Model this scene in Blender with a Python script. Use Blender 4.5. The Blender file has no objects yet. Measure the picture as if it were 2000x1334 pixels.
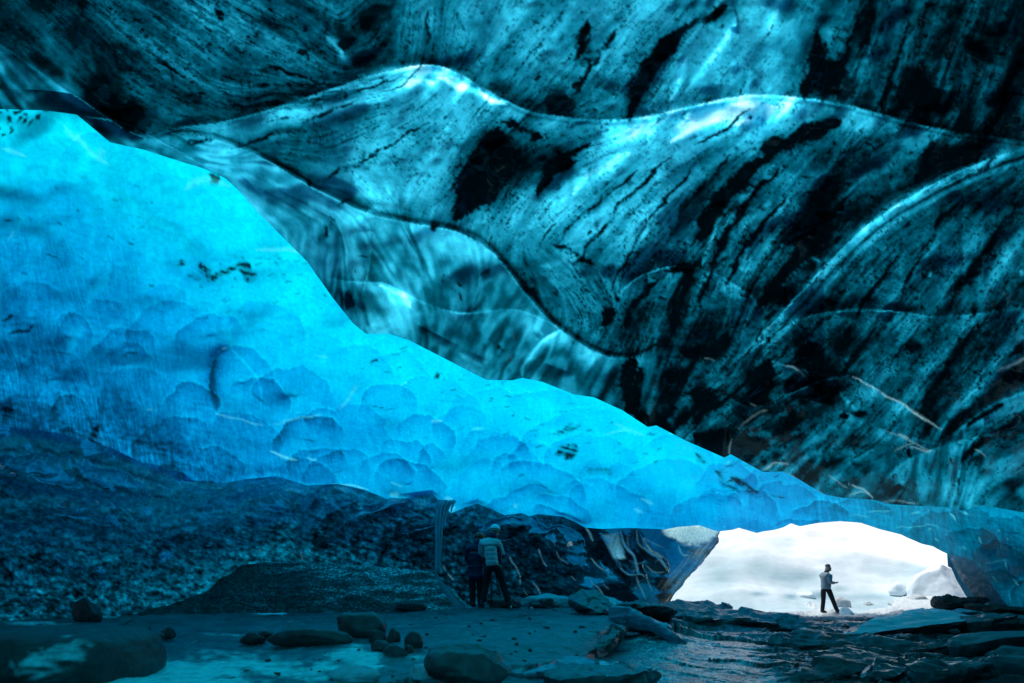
import bpy, bmesh, math, random
import numpy as np
from mathutils import Vector, Matrix, noise as mnoise

random.seed(7)
rng = np.random.default_rng(11)
sc = bpy.context.scene
col = sc.collection
F, HZ, CX = 1000.0, 1140.0, 1000.0        # focal length in photo pixels, horizon row, centre column


def P(px, py, Y):
    return ((px - CX) / F * Y, Y, (HZ - py) / F * Y)


# ---------------------------------------------------------------- noise tools
def perlin(x, y, seed=0):
    r = np.random.default_rng(seed)
    perm = r.permutation(512)
    ang = r.random(512) * 2 * np.pi
    gx, gy = np.cos(ang), np.sin(ang)
    xi, yi = np.floor(x).astype(int), np.floor(y).astype(int)
    xf, yf = x - xi, y - yi
    u = xf * xf * xf * (xf * (xf * 6 - 15) + 10)
    v = yf * yf * yf * (yf * (yf * 6 - 15) + 10)

    def g(ix, iy, fx, fy):
        h = perm[(perm[ix & 511] + iy) & 511]
        return gx[h] * fx + gy[h] * fy
    a = g(xi, yi, xf, yf)
    b = g(xi + 1, yi, xf - 1, yf)
    c = g(xi, yi + 1, xf, yf - 1)
    d = g(xi + 1, yi + 1, xf - 1, yf - 1)
    return ((a + (b - a) * u) * (1 - v) + (c + (d - c) * u) * v) * 1.45


def fbm(x, y, seed=0, octv=4, gain=.5):
    s, a, t = 0, 1, 0
    for i in range(octv):
        s = s + a * perlin(x * 2 ** i, y * 2 ** i, seed + i * 17)
        t += a
        a *= gain
    return s / t


def sstep(a, b, x):
    t = np.clip((x - a) / (b - a), 0, 1)
    return t * t * (3 - 2 * t)


# ---------------------------------------------------------------- canvas: fields sampled by the ice meshes
ST = 2.0
X0, X1, Y0, Y1 = -160, 2160, -160, 1340
gx = np.arange(X0, X1 + ST, ST)
gy = np.arange(Y0, Y1 + ST, ST)
GX, GY = np.meshgrid(gx, gy)
HH, WW = GX.shape


def sample(A, px, py):
    def mirror(v, n):
        v = np.mod(v, 2 * n)
        return np.clip(np.where(v > n, 2 * n - v, v), 0, n - .001)
    fx = mirror((px - X0) / ST, WW - 1.0)
    fy = mirror((py - Y0) / ST, HH - 1.0)
    ix, iy = fx.astype(int), fy.astype(int)
    u, v = fx - ix, fy - iy
    if A.ndim == 3:
        u, v = u[..., None], v[..., None]
    return (A[iy, ix] * (1 - u) * (1 - v) + A[iy, ix + 1] * u * (1 - v) +
            A[iy + 1, ix] * (1 - u) * v + A[iy + 1, ix + 1] * u * v)


def interp(pts, x):
    p = np.array(pts, float)
    return np.interp(x, p[:, 0], p[:, 1])


def tps(pts, px, py, reg=1e-3):
    """smooth thin-plate surface through scattered values"""
    p = np.array(pts, float)
    a = p[:, :2] / 500.0
    n = len(p)

    def U(d2):
        return .5 * d2 * np.log(d2 + 1e-9)
    K = U(((a[:, None] - a[None]) ** 2).sum(-1)) + reg * np.eye(n)
    Q = np.concatenate([np.ones((n, 1)), a], 1)
    A = np.zeros((n + 3, n + 3))
    A[:n, :n] = K
    A[:n, n:] = Q
    A[n:, :n] = Q.T
    sol = np.linalg.solve(A, np.concatenate([p[:, 2], np.zeros(3)]))
    x, y = np.asarray(px, float) / 500.0, np.asarray(py, float) / 500.0
    r = sol[n] + sol[n + 1] * x + sol[n + 2] * y
    for i in range(n):
        r = r + sol[i] * U((x - a[i, 0]) ** 2 + (y - a[i, 1]) ** 2)
    return r


def coarse(fn, pts, *a):
    """evaluate a slow field on a 10 px grid and spread it over the canvas"""
    k = 5
    cxs, cys = np.arange(X0, X1 + 3 * ST * k, ST * k), np.arange(Y0, Y1 + 3 * ST * k, ST * k)
    A, B = np.meshgrid(cxs, cys)
    R = fn(pts, A, B, *a)
    fx, fy = (GX - X0) / (ST * k), (GY - Y0) / (ST * k)
    ix, iy = fx.astype(int), fy.astype(int)
    u, v = fx - ix, fy - iy
    return (R[iy, ix] * (1 - u) * (1 - v) + R[iy, ix + 1] * u * (1 - v) + R[iy + 1, ix] * (1 - u) * v + R[iy + 1, ix + 1] * u * v)


def mixed(pts, px, py, power=3.0):
    lo, hi = min(p[2] for p in pts), max(p[2] for p in pts)
    return .5 * idw(pts, px, py, power) + .5 * np.clip(tps(pts, px, py, .01), lo, hi)


def idw(pts, px, py, power=3.0, sy=1.0):
    num = np.zeros(np.shape(px))
    den = np.zeros(np.shape(px))
    for a, b, v in pts:
        d = ((px - a) ** 2 + ((py - b) * sy) ** 2 + 400.0) ** (power / 2)
        num += v / d
        den += 1 / d
    return num / den


def poly_dist(pts, px, py):
    """distance to a polyline and side (+ below / right of its direction)"""
    best = np.full(px.shape, 1e9)
    tt = np.zeros(px.shape)
    side = np.zeros(px.shape)
    n = len(pts) - 1
    for i in range(n):
        (ax, ay), (bx, by) = pts[i][:2], pts[i + 1][:2]
        dx, dy = bx - ax, by - ay
        L2 = dx * dx + dy * dy + 1e-9
        t = np.clip(((px - ax) * dx + (py - ay) * dy) / L2, 0, 1)
        ex, ey = px - ax - t * dx, py - ay - t * dy
        d = np.sqrt(ex * ex + ey * ey)
        m = d < best
        best = np.where(m, d, best)
        tt = np.where(m, (i + t) / n, tt)
        side = np.where(m, np.sign(dx * ey - dy * ex), side)
    return best, tt, side


def smooth_line(pts, k=8):
    """Catmull-Rom through the points"""
    p = [np.array(q, float) for q in pts]
    p = [2 * p[0] - p[1]] + p + [2 * p[-1] - p[-2]]
    out = []
    for i in range(1, len(p) - 2):
        for j in range(k):
            t = j / k
            out.append(.5 * (2 * p[i] + (p[i + 1] - p[i - 1]) * t + (2 * p[i - 1] - 5 * p[i] + 4 * p[i + 1] - p[i + 2]) * t * t
                             + (3 * p[i] - p[i - 1] - 3 * p[i + 1] + p[i + 2]) * t ** 3))
    out.append(p[-2])
    return [tuple(q) for q in out]


def local(pts, pad):
    xs = [q[0] for q in pts]
    ys = [q[1] for q in pts]
    i0 = max(0, int((min(ys) - pad - Y0) / ST)); i1 = min(HH, int((max(ys) + pad - Y0) / ST) + 2)
    j0 = max(0, int((min(xs) - pad - X0) / ST)); j1 = min(WW, int((max(xs) + pad - X0) / ST) + 2)
    return slice(i0, max(i0, i1)), slice(j0, max(j0, j1))


WARPX = fbm(GX / 46, GY / 46, 901, 4) * 14
WARPY = fbm(GX / 46, GY / 46, 955, 4) * 14


def stroke(A, pts, w, amp, warp=.6, taper=True, sharp=2.0, mul=None, k=6):
    """add a soft stroke with ragged edges to a field; w may be (w0, w1)"""
    pts = smooth_line(pts, k) if len(pts) > 2 else pts
    w0, w1 = w if isinstance(w, tuple) else (w, w)
    s = local(pts, 3.2 * max(w0, w1) + 30)
    x, y = GX[s] + WARPX[s] * warp, GY[s] + WARPY[s] * warp
    d, t, sd = poly_dist(pts, x, y)
    ww = w0 + (w1 - w0) * t
    if taper:
        ww = ww * np.clip(np.minimum(t, 1 - t) * 5, .05, 1) ** .6
    v = np.exp(-(d / ww) ** sharp) * amp
    if mul is not None:
        v = v * mul[s]
    A[s] += v


def lic(noise_img, ang, steps=18, h=1.0):
    """streaks: average the noise along the flow direction"""
    acc = noise_img.copy()
    cnt = 1
    II, JJ = np.meshgrid(np.arange(HH), np.arange(WW), indexing='ij')
    for sg in (1, -1):
        fi, fj = II.astype(float), JJ.astype(float)
        dx0, dy0 = np.cos(ang) * sg, np.sin(ang) * sg
        for k in range(steps):
            ii = np.clip(fi, 0, HH - 1).astype(int)
            jj = np.clip(fj, 0, WW - 1).astype(int)
            dx, dy = np.cos(ang[ii, jj]), np.sin(ang[ii, jj])
            f = np.sign(dx * dx0 + dy * dy0)
            f = np.where(f == 0, 1, f)
            dx, dy = dx * f, dy * f
            fi, fj = fi + dy * h, fj + dx * h
            dx0, dy0 = dx, dy
            acc += noise_img[np.clip(fi, 0, HH - 1).astype(int), np.clip(fj, 0, WW - 1).astype(int)]
            cnt += 1
    return acc / cnt


def flow_field(segs, power=3.0):
    c = np.zeros(GX.shape)
    s = np.zeros(GX.shape)
    for x0, y0, x1, y1 in segs:
        a = 2 * math.atan2(y1 - y0, x1 - x0)
        mx, my = (x0 + x1) / 2, (y0 + y1) / 2
        w = 1 / ((GX - mx) ** 2 + (GY - my) ** 2 + 900.0) ** (power / 2)
        c += w * math.cos(a)
        s += w * math.sin(a)
    return np.arctan2(s, c) / 2


def norm01(A):
    lo, hi = np.percentile(A, 2), np.percentile(A, 98)
    return np.clip((A - lo) / (hi - lo), -.2, 1.2)


def ramp(t, stops):
    xs = [s[0] for s in stops]
    return np.stack([np.interp(t, xs, [s[1][k] for s in stops]) for k in range(3)], -1)


# ---------------------------------------------------------------- objects, tags, meshes
def tag(o, label=None, cat=None, group=None, kind=None):
    if label: o['label'] = label
    if cat: o['category'] = cat
    if group: o['group'] = group
    if kind: o['kind'] = kind
    return o


def empty(name, loc, label, cat, rz=0, group=None):
    o = bpy.data.objects.new(name, None)
    o.empty_display_size = .2
    o.location = loc
    o.rotation_euler = (0, 0, rz)
    col.objects.link(o)
    return tag(o, label, cat, group)


def link_mesh(name, me, m=None, parent=None, smooth=True):
    o = bpy.data.objects.new(name, me)
    col.objects.link(o)
    if m is not None:
        me.materials.clear()
        me.materials.append(m)
    if smooth:
        me.polygons.foreach_set('use_smooth', [True] * len(me.polygons))
    if parent is not None:
        o.parent = parent
    return o


def grid_mesh(name, XYZ, mat, tint=None, extra=None, flip=False, keep=None, smooth=True):
    """XYZ (r, c, 3) grid -> mesh with per-vertex colour and value attributes"""
    r, c = XYZ.shape[:2]
    idx = np.arange(r * c).reshape(r, c)
    q = np.stack([idx[:-1, :-1], idx[:-1, 1:], idx[1:, 1:], idx[1:, :-1]], -1).reshape(-1, 4)
    if flip:
        q = q[:, ::-1]
    if keep is not None:
        q = q[keep.reshape(-1)]
    V = XYZ.reshape(-1, 3)
    used = np.unique(q)
    remap = np.zeros(r * c, int)
    remap[used] = np.arange(len(used))
    q = remap[q]
    V = V[used]
    me = bpy.data.meshes.new(name)
    me.vertices.add(len(V))
    me.vertices.foreach_set('co', V.astype(np.float32).ravel())
    me.loops.add(q.size)
    me.loops.foreach_set('vertex_index', q.astype(np.int32).ravel())
    me.polygons.add(len(q))
    me.polygons.foreach_set('loop_start', np.arange(0, q.size, 4, dtype=np.int32))
    me.polygons.foreach_set('loop_total', np.full(len(q), 4, np.int32))
    me.update(calc_edges=True)
    if tint is not None:
        a = me.color_attributes.new('tint', 'FLOAT_COLOR', 'POINT')
        T = np.concatenate([tint.reshape(-1, 3)[used], np.ones((len(V), 1))], 1)
        a.data.foreach_set('color', T.astype(np.float32).ravel())
    for k, A in (extra or {}).items():
        a = me.attributes.new(k, 'FLOAT', 'POINT')
        a.data.foreach_set('value', A.reshape(-1)[used].astype(np.float32))
    return link_mesh(name, me, mat, smooth=smooth)


# ---------------------------------------------------------------- materials
def new_mat(name):
    m = bpy.data.materials.new(name)
    m.use_nodes = True
    nt = m.node_tree
    nt.nodes.clear()
    out = nt.nodes.new('ShaderNodeOutputMaterial')
    return m, nt, out


def N(nt, typ, **kw):
    n = nt.nodes.new(typ)
    for k, v in kw.items():
        if k.startswith('i_'):
            n.inputs[k[2:].replace('_', ' ')].default_value = v
        else:
            setattr(n, k, v)
    return n


def ice_mat(name, diff=.25, rough=.14, bump=.25, scale=9.0, fleck=.5, spec=1.0, bdist=.02, ior=1.31, cap_v=.12, wet=False):
    """Clear glacier ice: light passing through (translucent), a little scatter and a wet surface"""
    m, nt, out = new_mat(name)
    L = nt.links.new
    at = N(nt, 'ShaderNodeAttribute', attribute_name='tint')
    tc = N(nt, 'ShaderNodeTexCoord')
    n1 = N(nt, 'ShaderNodeTexNoise'); n1.inputs['Scale'].default_value = scale * 3; n1.inputs['Detail'].default_value = 6
    n1.inputs['Roughness'].default_value = .65
    L(tc.outputs['Object'], n1.inputs['Vector'])
    mr = N(nt, 'ShaderNodeMapRange'); mr.inputs['From Min'].default_value = .3; mr.inputs['From Max'].default_value = .7
    mr.inputs['To Min'].default_value = 1 - fleck; mr.inputs['To Max'].default_value = 1 + fleck
    L(n1.outputs['Fac'], mr.inputs['Value'])
    mul = N(nt, 'ShaderNodeVectorMath', operation='SCALE')
    L(at.outputs['Color'], mul.inputs[0]); L(mr.outputs[0], mul.inputs['Scale'])
    n2 = N(nt, 'ShaderNodeTexNoise'); n2.inputs['Scale'].default_value = scale; n2.inputs['Detail'].default_value = 5
    L(tc.outputs['Object'], n2.inputs['Vector'])
    bp = N(nt, 'ShaderNodeBump'); bp.inputs['Strength'].default_value = bump; bp.inputs['Distance'].default_value = bdist
    L(n2.outputs['Fac'], bp.inputs['Height'])
    tr = N(nt, 'ShaderNodeBsdfTranslucent'); L(mul.outputs[0], tr.inputs['Color']); L(bp.outputs[0], tr.inputs['Normal'])
    df = N(nt, 'ShaderNodeBsdfDiffuse')
    sc2 = N(nt, 'ShaderNodeVectorMath', operation='SCALE'); sc2.inputs['Scale'].default_value = diff
    L(mul.outputs[0], sc2.inputs[0]); L(sc2.outputs[0], df.inputs['Color']); L(bp.outputs[0], df.inputs['Normal'])
    ad = N(nt, 'ShaderNodeAddShader'); L(tr.outputs[0], ad.inputs[0]); L(df.outputs[0], ad.inputs[1])
    gl = N(nt, 'ShaderNodeBsdfGlossy'); gl.inputs['Roughness'].default_value = rough
    gl.inputs['Color'].default_value = (.45, .86, 1, 1)
    L(bp.outputs[0], gl.inputs['Normal'])
    fr = N(nt, 'ShaderNodeFresnel'); fr.inputs['IOR'].default_value = ior; L(bp.outputs[0], fr.inputs['Normal'])
    ml = N(nt, 'ShaderNodeMath', operation='MULTIPLY'); ml.inputs[1].default_value = spec; ml.use_clamp = True
    L(fr.outputs[0], ml.inputs[0])
    if wet:
        wa = N(nt, 'ShaderNodeAttribute', attribute_name='wet')
        L(wa.outputs['Fac'], ml.inputs[1])
    cap = N(nt, 'ShaderNodeMath', operation='MINIMUM'); cap.inputs[1].default_value = cap_v; L(ml.outputs[0], cap.inputs[0])
    mx = N(nt, 'ShaderNodeMixShader'); L(cap.outputs[0], mx.inputs[0]); L(ad.outputs[0], mx.inputs[1]); L(gl.outputs[0], mx.inputs[2])
    L(mx.outputs[0], out.inputs['Surface'])
    return m


def ground_mat(name, rough=.35, spec=.5, bump=.5, scale=14, fleck=.45, attr=True, color=(.1, .1, .1), rough_attr=False, bdist=.03,
               stretch=(1, 1, 1)):
    m, nt, out = new_mat(name)
    L = nt.links.new
    tc = N(nt, 'ShaderNodeTexCoord')
    mp = N(nt, 'ShaderNodeMapping'); mp.inputs['Scale'].default_value = stretch
    L(tc.outputs['Object'], mp.inputs['Vector'])
    n1 = N(nt, 'ShaderNodeTexNoise'); n1.inputs['Scale'].default_value = scale; n1.inputs['Detail'].default_value = 8
    n1.inputs['Roughness'].default_value = .68
    L(mp.outputs[0], n1.inputs['Vector'])
    mr = N(nt, 'ShaderNodeMapRange'); mr.inputs['From Min'].default_value = .3; mr.inputs['From Max'].default_value = .7
    mr.inputs['To Min'].default_value = 1 - fleck; mr.inputs['To Max'].default_value = 1 + fleck
    L(n1.outputs['Fac'], mr.inputs['Value'])
    mul = N(nt, 'ShaderNodeVectorMath', operation='SCALE')
    if attr:
        at = N(nt, 'ShaderNodeAttribute', attribute_name='tint'); L(at.outputs['Color'], mul.inputs[0])
    else:
        rgb = N(nt, 'ShaderNodeRGB'); rgb.outputs[0].default_value = (*color, 1); L(rgb.outputs[0], mul.inputs[0])
    L(mr.outputs[0], mul.inputs['Scale'])
    bp = N(nt, 'ShaderNodeBump'); bp.inputs['Strength'].default_value = bump; bp.inputs['Distance'].default_value = bdist
    L(n1.outputs['Fac'], bp.inputs['Height'])
    b = N(nt, 'ShaderNodeBsdfPrincipled')
    L(mul.outputs[0], b.inputs['Base Color']); L(bp.outputs[0], b.inputs['Normal'])
    b.inputs['Roughness'].default_value = rough
    b.inputs['Specular IOR Level'].default_value = spec
    if rough_attr:
        ra = N(nt, 'ShaderNodeAttribute', attribute_name='wet')
        L(ra.outputs['Fac'], b.inputs['Roughness'])
    L(b.outputs[0], out.inputs['Surface'])
    return m


def plain_mat(name, color, rough=.6, spec=.4, bump=0, scale=60):
    return ground_mat(name, rough, spec, bump, scale, .2, False, color, bdist=.004)


M_CEIL = ice_mat('dirty_glacier_ice', diff=.22, rough=.13, bump=.4, scale=4.5, fleck=.16, spec=.6, cap_v=.02)
M_VAULT = ice_mat('blue_glacier_ice', diff=.25, rough=.16, bump=.22, scale=5, fleck=.16, spec=.4, cap_v=.025)
M_WALL = ice_mat('dark_mottled_ice', diff=.35, rough=.12, bump=.3, scale=6, fleck=.5, spec=.9)
M_PILLAR = ice_mat('glassy_ice', diff=.3, rough=.09, bump=.2, scale=5, fleck=.4, spec=1.0, ior=1.4, cap_v=.3, wet=True)

# ================================================================ 1. near ceiling: dark, dirty, folded ice
EDGE = [(-700, 206), (0, 213), (90, 216), (150, 224), (215, 278), (280, 292), (335, 310), (400, 330), (440, 348), (466, 372), (500, 411), (560, 471),
        (600, 511), (650, 582), (690, 632), (715, 652), (760, 652), (800, 665), (880, 706), (950, 742), (1000, 743), (1020, 738), (1060, 746),
        (1120, 770), (1160, 776), (1215, 801), (1265, 834), (1282, 831), (1340, 861), (1415, 894), (1427, 887), (1490, 922), (1530, 921), (1560, 936),
        (1610, 966), (1650, 973), (1705, 976), (1740, 985), (1850, 991), (1880, 997), (1920, 987), (2000, 1001), (2800, 1015)]
EDGE_D = [(-700, 3.6), (0, 4.3), (280, 4.7), (480, 5.4), (715, 6.1), (950, 6.6), (1265, 8.0), (1500, 9.6), (1700, 11.6), (1850, 12.4), (2000, 12.2), (2800, 9.5)]

R1 = [(285, 268), (350, 250), (430, 238), (520, 215), (600, 190), (700, 155), (790, 132), (850, 128), (900, 145), (960, 180), (1030, 215), (1100, 228),
      (1180, 234), (1260, 228), (1340, 210), (1420, 192), (1480, 184), (1560, 190), (1640, 202), (1720, 222), (1800, 245), (1900, 262), (2000, 275), (2200, 290)]
R5 = [(330, 262), (400, 266), (460, 285), (520, 312), (600, 360), (680, 400), (740, 422), (830, 440), (900, 455), (960, 490), (1010, 550), (1060, 610),
      (1110, 655), (1170, 690), (1215, 700), (1260, 690), (1300, 668)]
ARC = [(1450, 695), (1500, 640), (1560, 575), (1620, 510), (1690, 443), (1760, 395), (1850, 345), (1930, 312), (2000, 288), (2150, 240)]
R3 = [(1450, 695), (1500, 660), (1560, 625), (1620, 609), (1700, 605), (1780, 612), (1850, 618), (1990, 602), (2150, 590)]
R4 = [(1200, 580), (1240, 545), (1290, 524), (1340, 520), (1400, 535), (1450, 565), (1495, 605)]
R6 = [(1450, 703), (1500, 703), (1560, 720), (1620, 735), (1660, 733), (1700, 750), (1750, 780), (1790, 806), (1840, 840)]
R7 = [(1310, 700), (1350, 760), (1400, 765), (1470, 796), (1530, 775), (1590, 748), (1640, 736)]
R8 = [(1560, 776), (1640, 800), (1720, 836), (1780, 855), (1838, 868)]
R9 = [(1840, 868), (1900, 815), (1960, 780), (2150, 720)]
R10 = [(640, 545), (700, 550), (760, 555), (830, 590), (900, 611), (950, 606), (1010, 604), (1060, 622), (1095, 640)]
R11 = [(1020, 738), (1025, 705), (1055, 668), (1095, 640)]
R12 = [(1195, 790), (1215, 740), (1245, 702)]
R13 = [(720, 425), (724, 480), (720, 530), (706, 590), (715, 650)]
R14 = [(-100, 20), (0, 85), (80, 140), (160, 195), (240, 250), (285, 270)]
R15 = [(150, 224), (240, 240), (300, 268), (360, 300), (420, 335)]
R16 = [(1427, 887), (1440, 850), (1480, 815), (1500, 792)]
R17 = [(1490, 921), (1510, 905), (1580, 905), (1640, 925), (1705, 974)]
R18 = [(1705, 974), (1760, 905), (1850, 868), (2000, 830)]
R19 = [(1880, 996), (1870, 930), (1900, 890), (2000, 850)]
R20 = [(1380, 20), (1425, 15), (1438, 30), (1440, 65)]

relief = np.zeros(GX.shape)


def crease(pts, below, above, Lb, La, ends=True):
    """below / above: push away (+) or toward (-) the camera next to the line, fading over Lb / La pixels"""
    pts = smooth_line(pts, 6)
    s = local(pts, 4 * max(Lb, La))
    x, y = GX[s] + WARPX[s] * .12, GY[s] + WARPY[s] * .12
    d, t, side = poly_dist(pts, x, y)
    w = np.clip(np.minimum(t, 1 - t) * 8, 0, 1) if ends else 1
    relief[s] += w * np.where(side > 0, below * np.exp(-d / Lb), above * np.exp(-d / La))


crease(R1, .035, -.03, 110, 70)
crease(R5, .035, -.025, 70, 50)
crease(ARC, .03, -.02, 45, 40)
crease(R3, .05, -.025, 50, 30)
crease(R4, .05, -.02, 40, 30)
crease(R6, .045, -.03, 30, 30)
crease(R7, .04, -.03, 30, 25)
crease(R8, .035, -.03, 25, 25)
crease(R9, .04, -.03, 35, 25)
crease(R10, .04, -.03, 35, 25)
for R in (R11, R12, R13, R16, R17, R18, R19):
    crease(R, -.03, -.03, 18, 18)
crease(R14, .06, -.05, 50, 40)
crease(R15, .03, -.03, 25, 25)
crease(R20, .04, -.03, 30, 20)

FLOW = [(100, 50, 250, 180), (300, 60, 420, 160), (350, 200, 480, 240), (560, 40, 690, 130), (700, 60, 760, 0), (830, 0, 825, 110), (900, 0, 880, 120),
        (980, 60, 900, 150), (1100, 40, 980, 180), (1200, 40, 1080, 190), (1380, 30, 1230, 230), (1330, 100, 1240, 230), (1450, 60, 1350, 190),
        (1560, 20, 1480, 150), (1650, 60, 1590, 190), (1750, 60, 1700, 220), (1850, 40, 1790, 220), (1950, 60, 1900, 220),
        (830, 150, 560, 220), (560, 220, 380, 290), (900, 200, 720, 330), (780, 250, 600, 330), (960, 330, 880, 430), (900, 300, 820, 400), (1000, 300, 930, 420),
        (1150, 250, 1040, 320), (1250, 240, 1060, 290), (1480, 210, 1250, 330), (1560, 230, 1350, 400), (1350, 400, 1200, 580), (1600, 260, 1420, 420),
        (1420, 420, 1320, 540), (1250, 330, 1080, 480), (1180, 400, 1040, 540), (1640, 350, 1560, 480), (1700, 330, 1600, 520), (1800, 320, 1650, 380),
        (1900, 350, 1780, 480), (1780, 480, 1660, 620), (1950, 500, 1870, 640), (1990, 400, 1900, 560), (1850, 640, 1760, 760), (1700, 640, 1600, 740),
        (1600, 640, 1480, 720), (1950, 700, 1850, 820), (2000, 290, 1750, 400), (1750, 400, 1600, 530), (1600, 530, 1480, 660), (430, 330, 600, 470),
        (620, 450, 600, 560), (730, 470, 800, 560), (860, 440, 900, 560), (950, 650, 1000, 560), (1080, 720, 1130, 640), (1150, 740, 1200, 660),
        (1250, 780, 1270, 690), (1330, 800, 1400, 740), (1450, 850, 1560, 780), (1650, 960, 1760, 900), (1780, 960, 1790, 890), (1860, 960, 1875, 890),
        (1900, 960, 1990, 900), (1990, 780, 1850, 860), (0, 120, 60, 190), (100, 180, 200, 240), (1280, 560, 1240, 680), (1380, 560, 1330, 660), (1440, 580, 1420, 660),
        (660, 380, 560, 340), (760, 380, 700, 300), (1120, 560, 1040, 480), (1180, 620, 1130, 540)]
ANG = flow_field(FLOW)
ANG += .25 * fbm(GX / 120, GY / 120, 77, 3)
w1 = rng.standard_normal(GX.shape)
w2 = perlin(GX / 9, GY / 9, 5)
w3 = perlin(GX / 26, GY / 26, 6)
S1 = lic(w1, ANG, 14)
S1 /= S1.std()
S2 = lic(w2, ANG, 22, 1.4)
S2 /= S2.std()
S3 = lic(w3, ANG, 26, 2.4)
S3 /= S3.std()
D1 = lic(perlin(GX / 5.5, GY / 5.5, 8), ANG, 5)
D1 /= D1.std()
S4 = lic(perlin(GX / 48, GY / 48, 9), ANG, 30, 4.0)
S4 /= S4.std()
LOW = fbm(GX / 170, GY / 150, 31, 4)
MID = fbm(GX / 60, GY / 50, 41, 4)
SPK = fbm(GX / 7, GY / 7, 51, 3)
FINE = fbm(GX / 5, GY / 5, 61, 3)

# how much dirt each part of this ceiling carries, how smooth (glassy) it is, and its overall tone with fold shading painted in
DIRT = coarse(mixed, [(100, 60, .35), (300, 120, .8), (450, 90, .85), (600, 200, .7), (250, 230, .3), (760, 60, .6), (900, 60, .4), (1050, 120, .6), (1200, 100, .6), (1400, 120, .5), (1550, 60, .35),
            (1700, 120, .75), (1850, 150, .75), (1980, 100, .5), (450, 260, .3), (700, 250, .5), (900, 300, .6), (1050, 280, .5), (1150, 420, .65), (1300, 280, .5), (1400, 400, .9),
            (1550, 350, .8), (1600, 480, 1.), (1700, 350, .6), (1350, 600, .9), (1250, 600, .8), (1450, 620, .9), (1750, 530, .7), (1900, 450, .6), (1950, 600, .7), (1800, 700, .85), (1600, 680, .9),
            (1500, 740, 1.), (1950, 760, .9), (1400, 800, 1.2), (1250, 750, .9), (1550, 830, .7), (1750, 800, .6), (1800, 930, .3), (1950, 940, .4), (1600, 920, .6),
            (520, 400, .0), (650, 500, .05), (800, 560, .12), (900, 680, .12), (1050, 690, .12), (1150, 740, .2), (100, 180, .0), (750, 610, .1)], 3.5)
BASE = coarse(mixed, [(60, 40, .30), (0, 160, .38), (200, 190, .30), (300, 60, .42), (450, 60, .45), (450, 170, .48), (620, 120, .42), (740, 40, .45), (860, 60, .52), (1000, 100, .58), (1100, 60, .58), (1250, 120, .52),
            (1350, 150, .6), (1450, 120, .62), (1550, 60, .60), (1700, 100, .42), (1850, 80, .36), (1980, 60, .34), (1900, 210, .38), (380, 260, .42), (600, 260, .50), (800, 210, .62), (700, 330, .64), (900, 260, .66),
            (820, 380, .62), (980, 270, .3), (1100, 260, .46), (1000, 460, .58), (1100, 400, .68), (1200, 350, .66), (1300, 270, .66), (1480, 215, .75), (1250, 450, .60), (1400, 380, .48),
            (1500, 330, .50), (1650, 280, .46), (1500, 470, .48), (1620, 420, .42), (1800, 300, .42), (1700, 380, .44), (1130, 570, .45), (1050, 540, .5), (1200, 640, .42), (1330, 600, .42), (1420, 640, .36),
            (1700, 500, .46), (1850, 430, .44), (1980, 400, .40), (1950, 560, .40), (1800, 580, .42), (1600, 620, .42), (1700, 690, .38), (1900, 700, .34), (1980, 800, .32), (1500, 730, .36), (1400, 720, .40),
            (1250, 730, .40), (1330, 800, .24), (1420, 820, .26), (1550, 840, .28), (1700, 800, .36), (1800, 840, .30), (1650, 890, .30), (1800, 940, .40), (1950, 930, .42), (1600, 940, .32),
            (450, 320, .56), (560, 400, .56), (640, 480, .58), (740, 480, .56), (850, 500, .55), (760, 600, .62), (680, 590, .40), (850, 620, .48), (950, 620, .48), (900, 700, .44), (1050, 660, .54), (1100, 720, .52), (1170, 740, .48),
            (80, 150, .44), (240, 265, .46)], 4)
BASE *= coarse(mixed, [(1500, 800, 1.12), (1750, 760, 1.08), (1900, 850, 1.05), (1350, 790, 1.0), (1600, 900, 1.2), (1700, 930, 1.0), (1950, 930, .95), (1600, 640, .8), (1900, 600, .78), (1950, 400, .85), (1700, 450, .88), (1500, 500, .88), (1300, 600, .8), (200, 60, .8), (450, 80, .88), (100, 150, .9),
                       (1900, 100, .75), (1700, 100, .82), (900, 300, 1.), (1300, 280, 1.06), (1480, 210, 1.1), (800, 500, .95), (1050, 680, .9), (1800, 950, .85), (600, 400, 1.), (1100, 420, 1.02), (1050, 100, 1.0)], 3)
d_, t_, sd_b = poly_dist(smooth_line(R5, 4), GX, GY)
BAND = sstep(0, 8, d_ * sd_b) * sstep(320, 360, GX) * sstep(1310, 1270, GX)
BAND = np.maximum(BAND, sstep(0, 8, interp([(-700, -10), (0, 80), (80, 140), (160, 195), (240, 250), (285, 270), (330, 262), (340, 2000), (3000, 2000)], GX) * -1 + GY) * (GX < 335))
DIRT = DIRT * (1 - .85 * BAND)
GLASS = sstep(.02, .35, .4 - DIRT) * 1.0

V = BASE * 1.0 + .22 * LOW + .14 * MID + .04 * fbm(GX / 22, GY / 22, 43, 3)
V += (.007 * S1 + .020 * S2 +   .05 * S3 + .062 * S4 + .015 * D1) * (.45 + .75 * np.clip(DIRT, 0, 1))
# marbled swirls inside the glassy band
SW = np.sin((GX * .7 - GY * .55) / 17 + 5.5 * fbm(GX / 95, GY / 95, 71, 3) + 1.3 * S3)
GL2 = coarse(mixed, [(1400, 800, 1), (1550, 830, 1), (1650, 920, 1), (1850, 930, 1), (1500, 740, .6), (1750, 780, .2), (1900, 700, 0), (1600, 600, 0), (1300, 600, 0), (1250, 760, .8), (1000, 300, 0), (1900, 300, 0), (600, 100, 0)], 3).clip(0, 1)
V += np.maximum(GLASS, GL2 * 1.1) * .085 * SW
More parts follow.
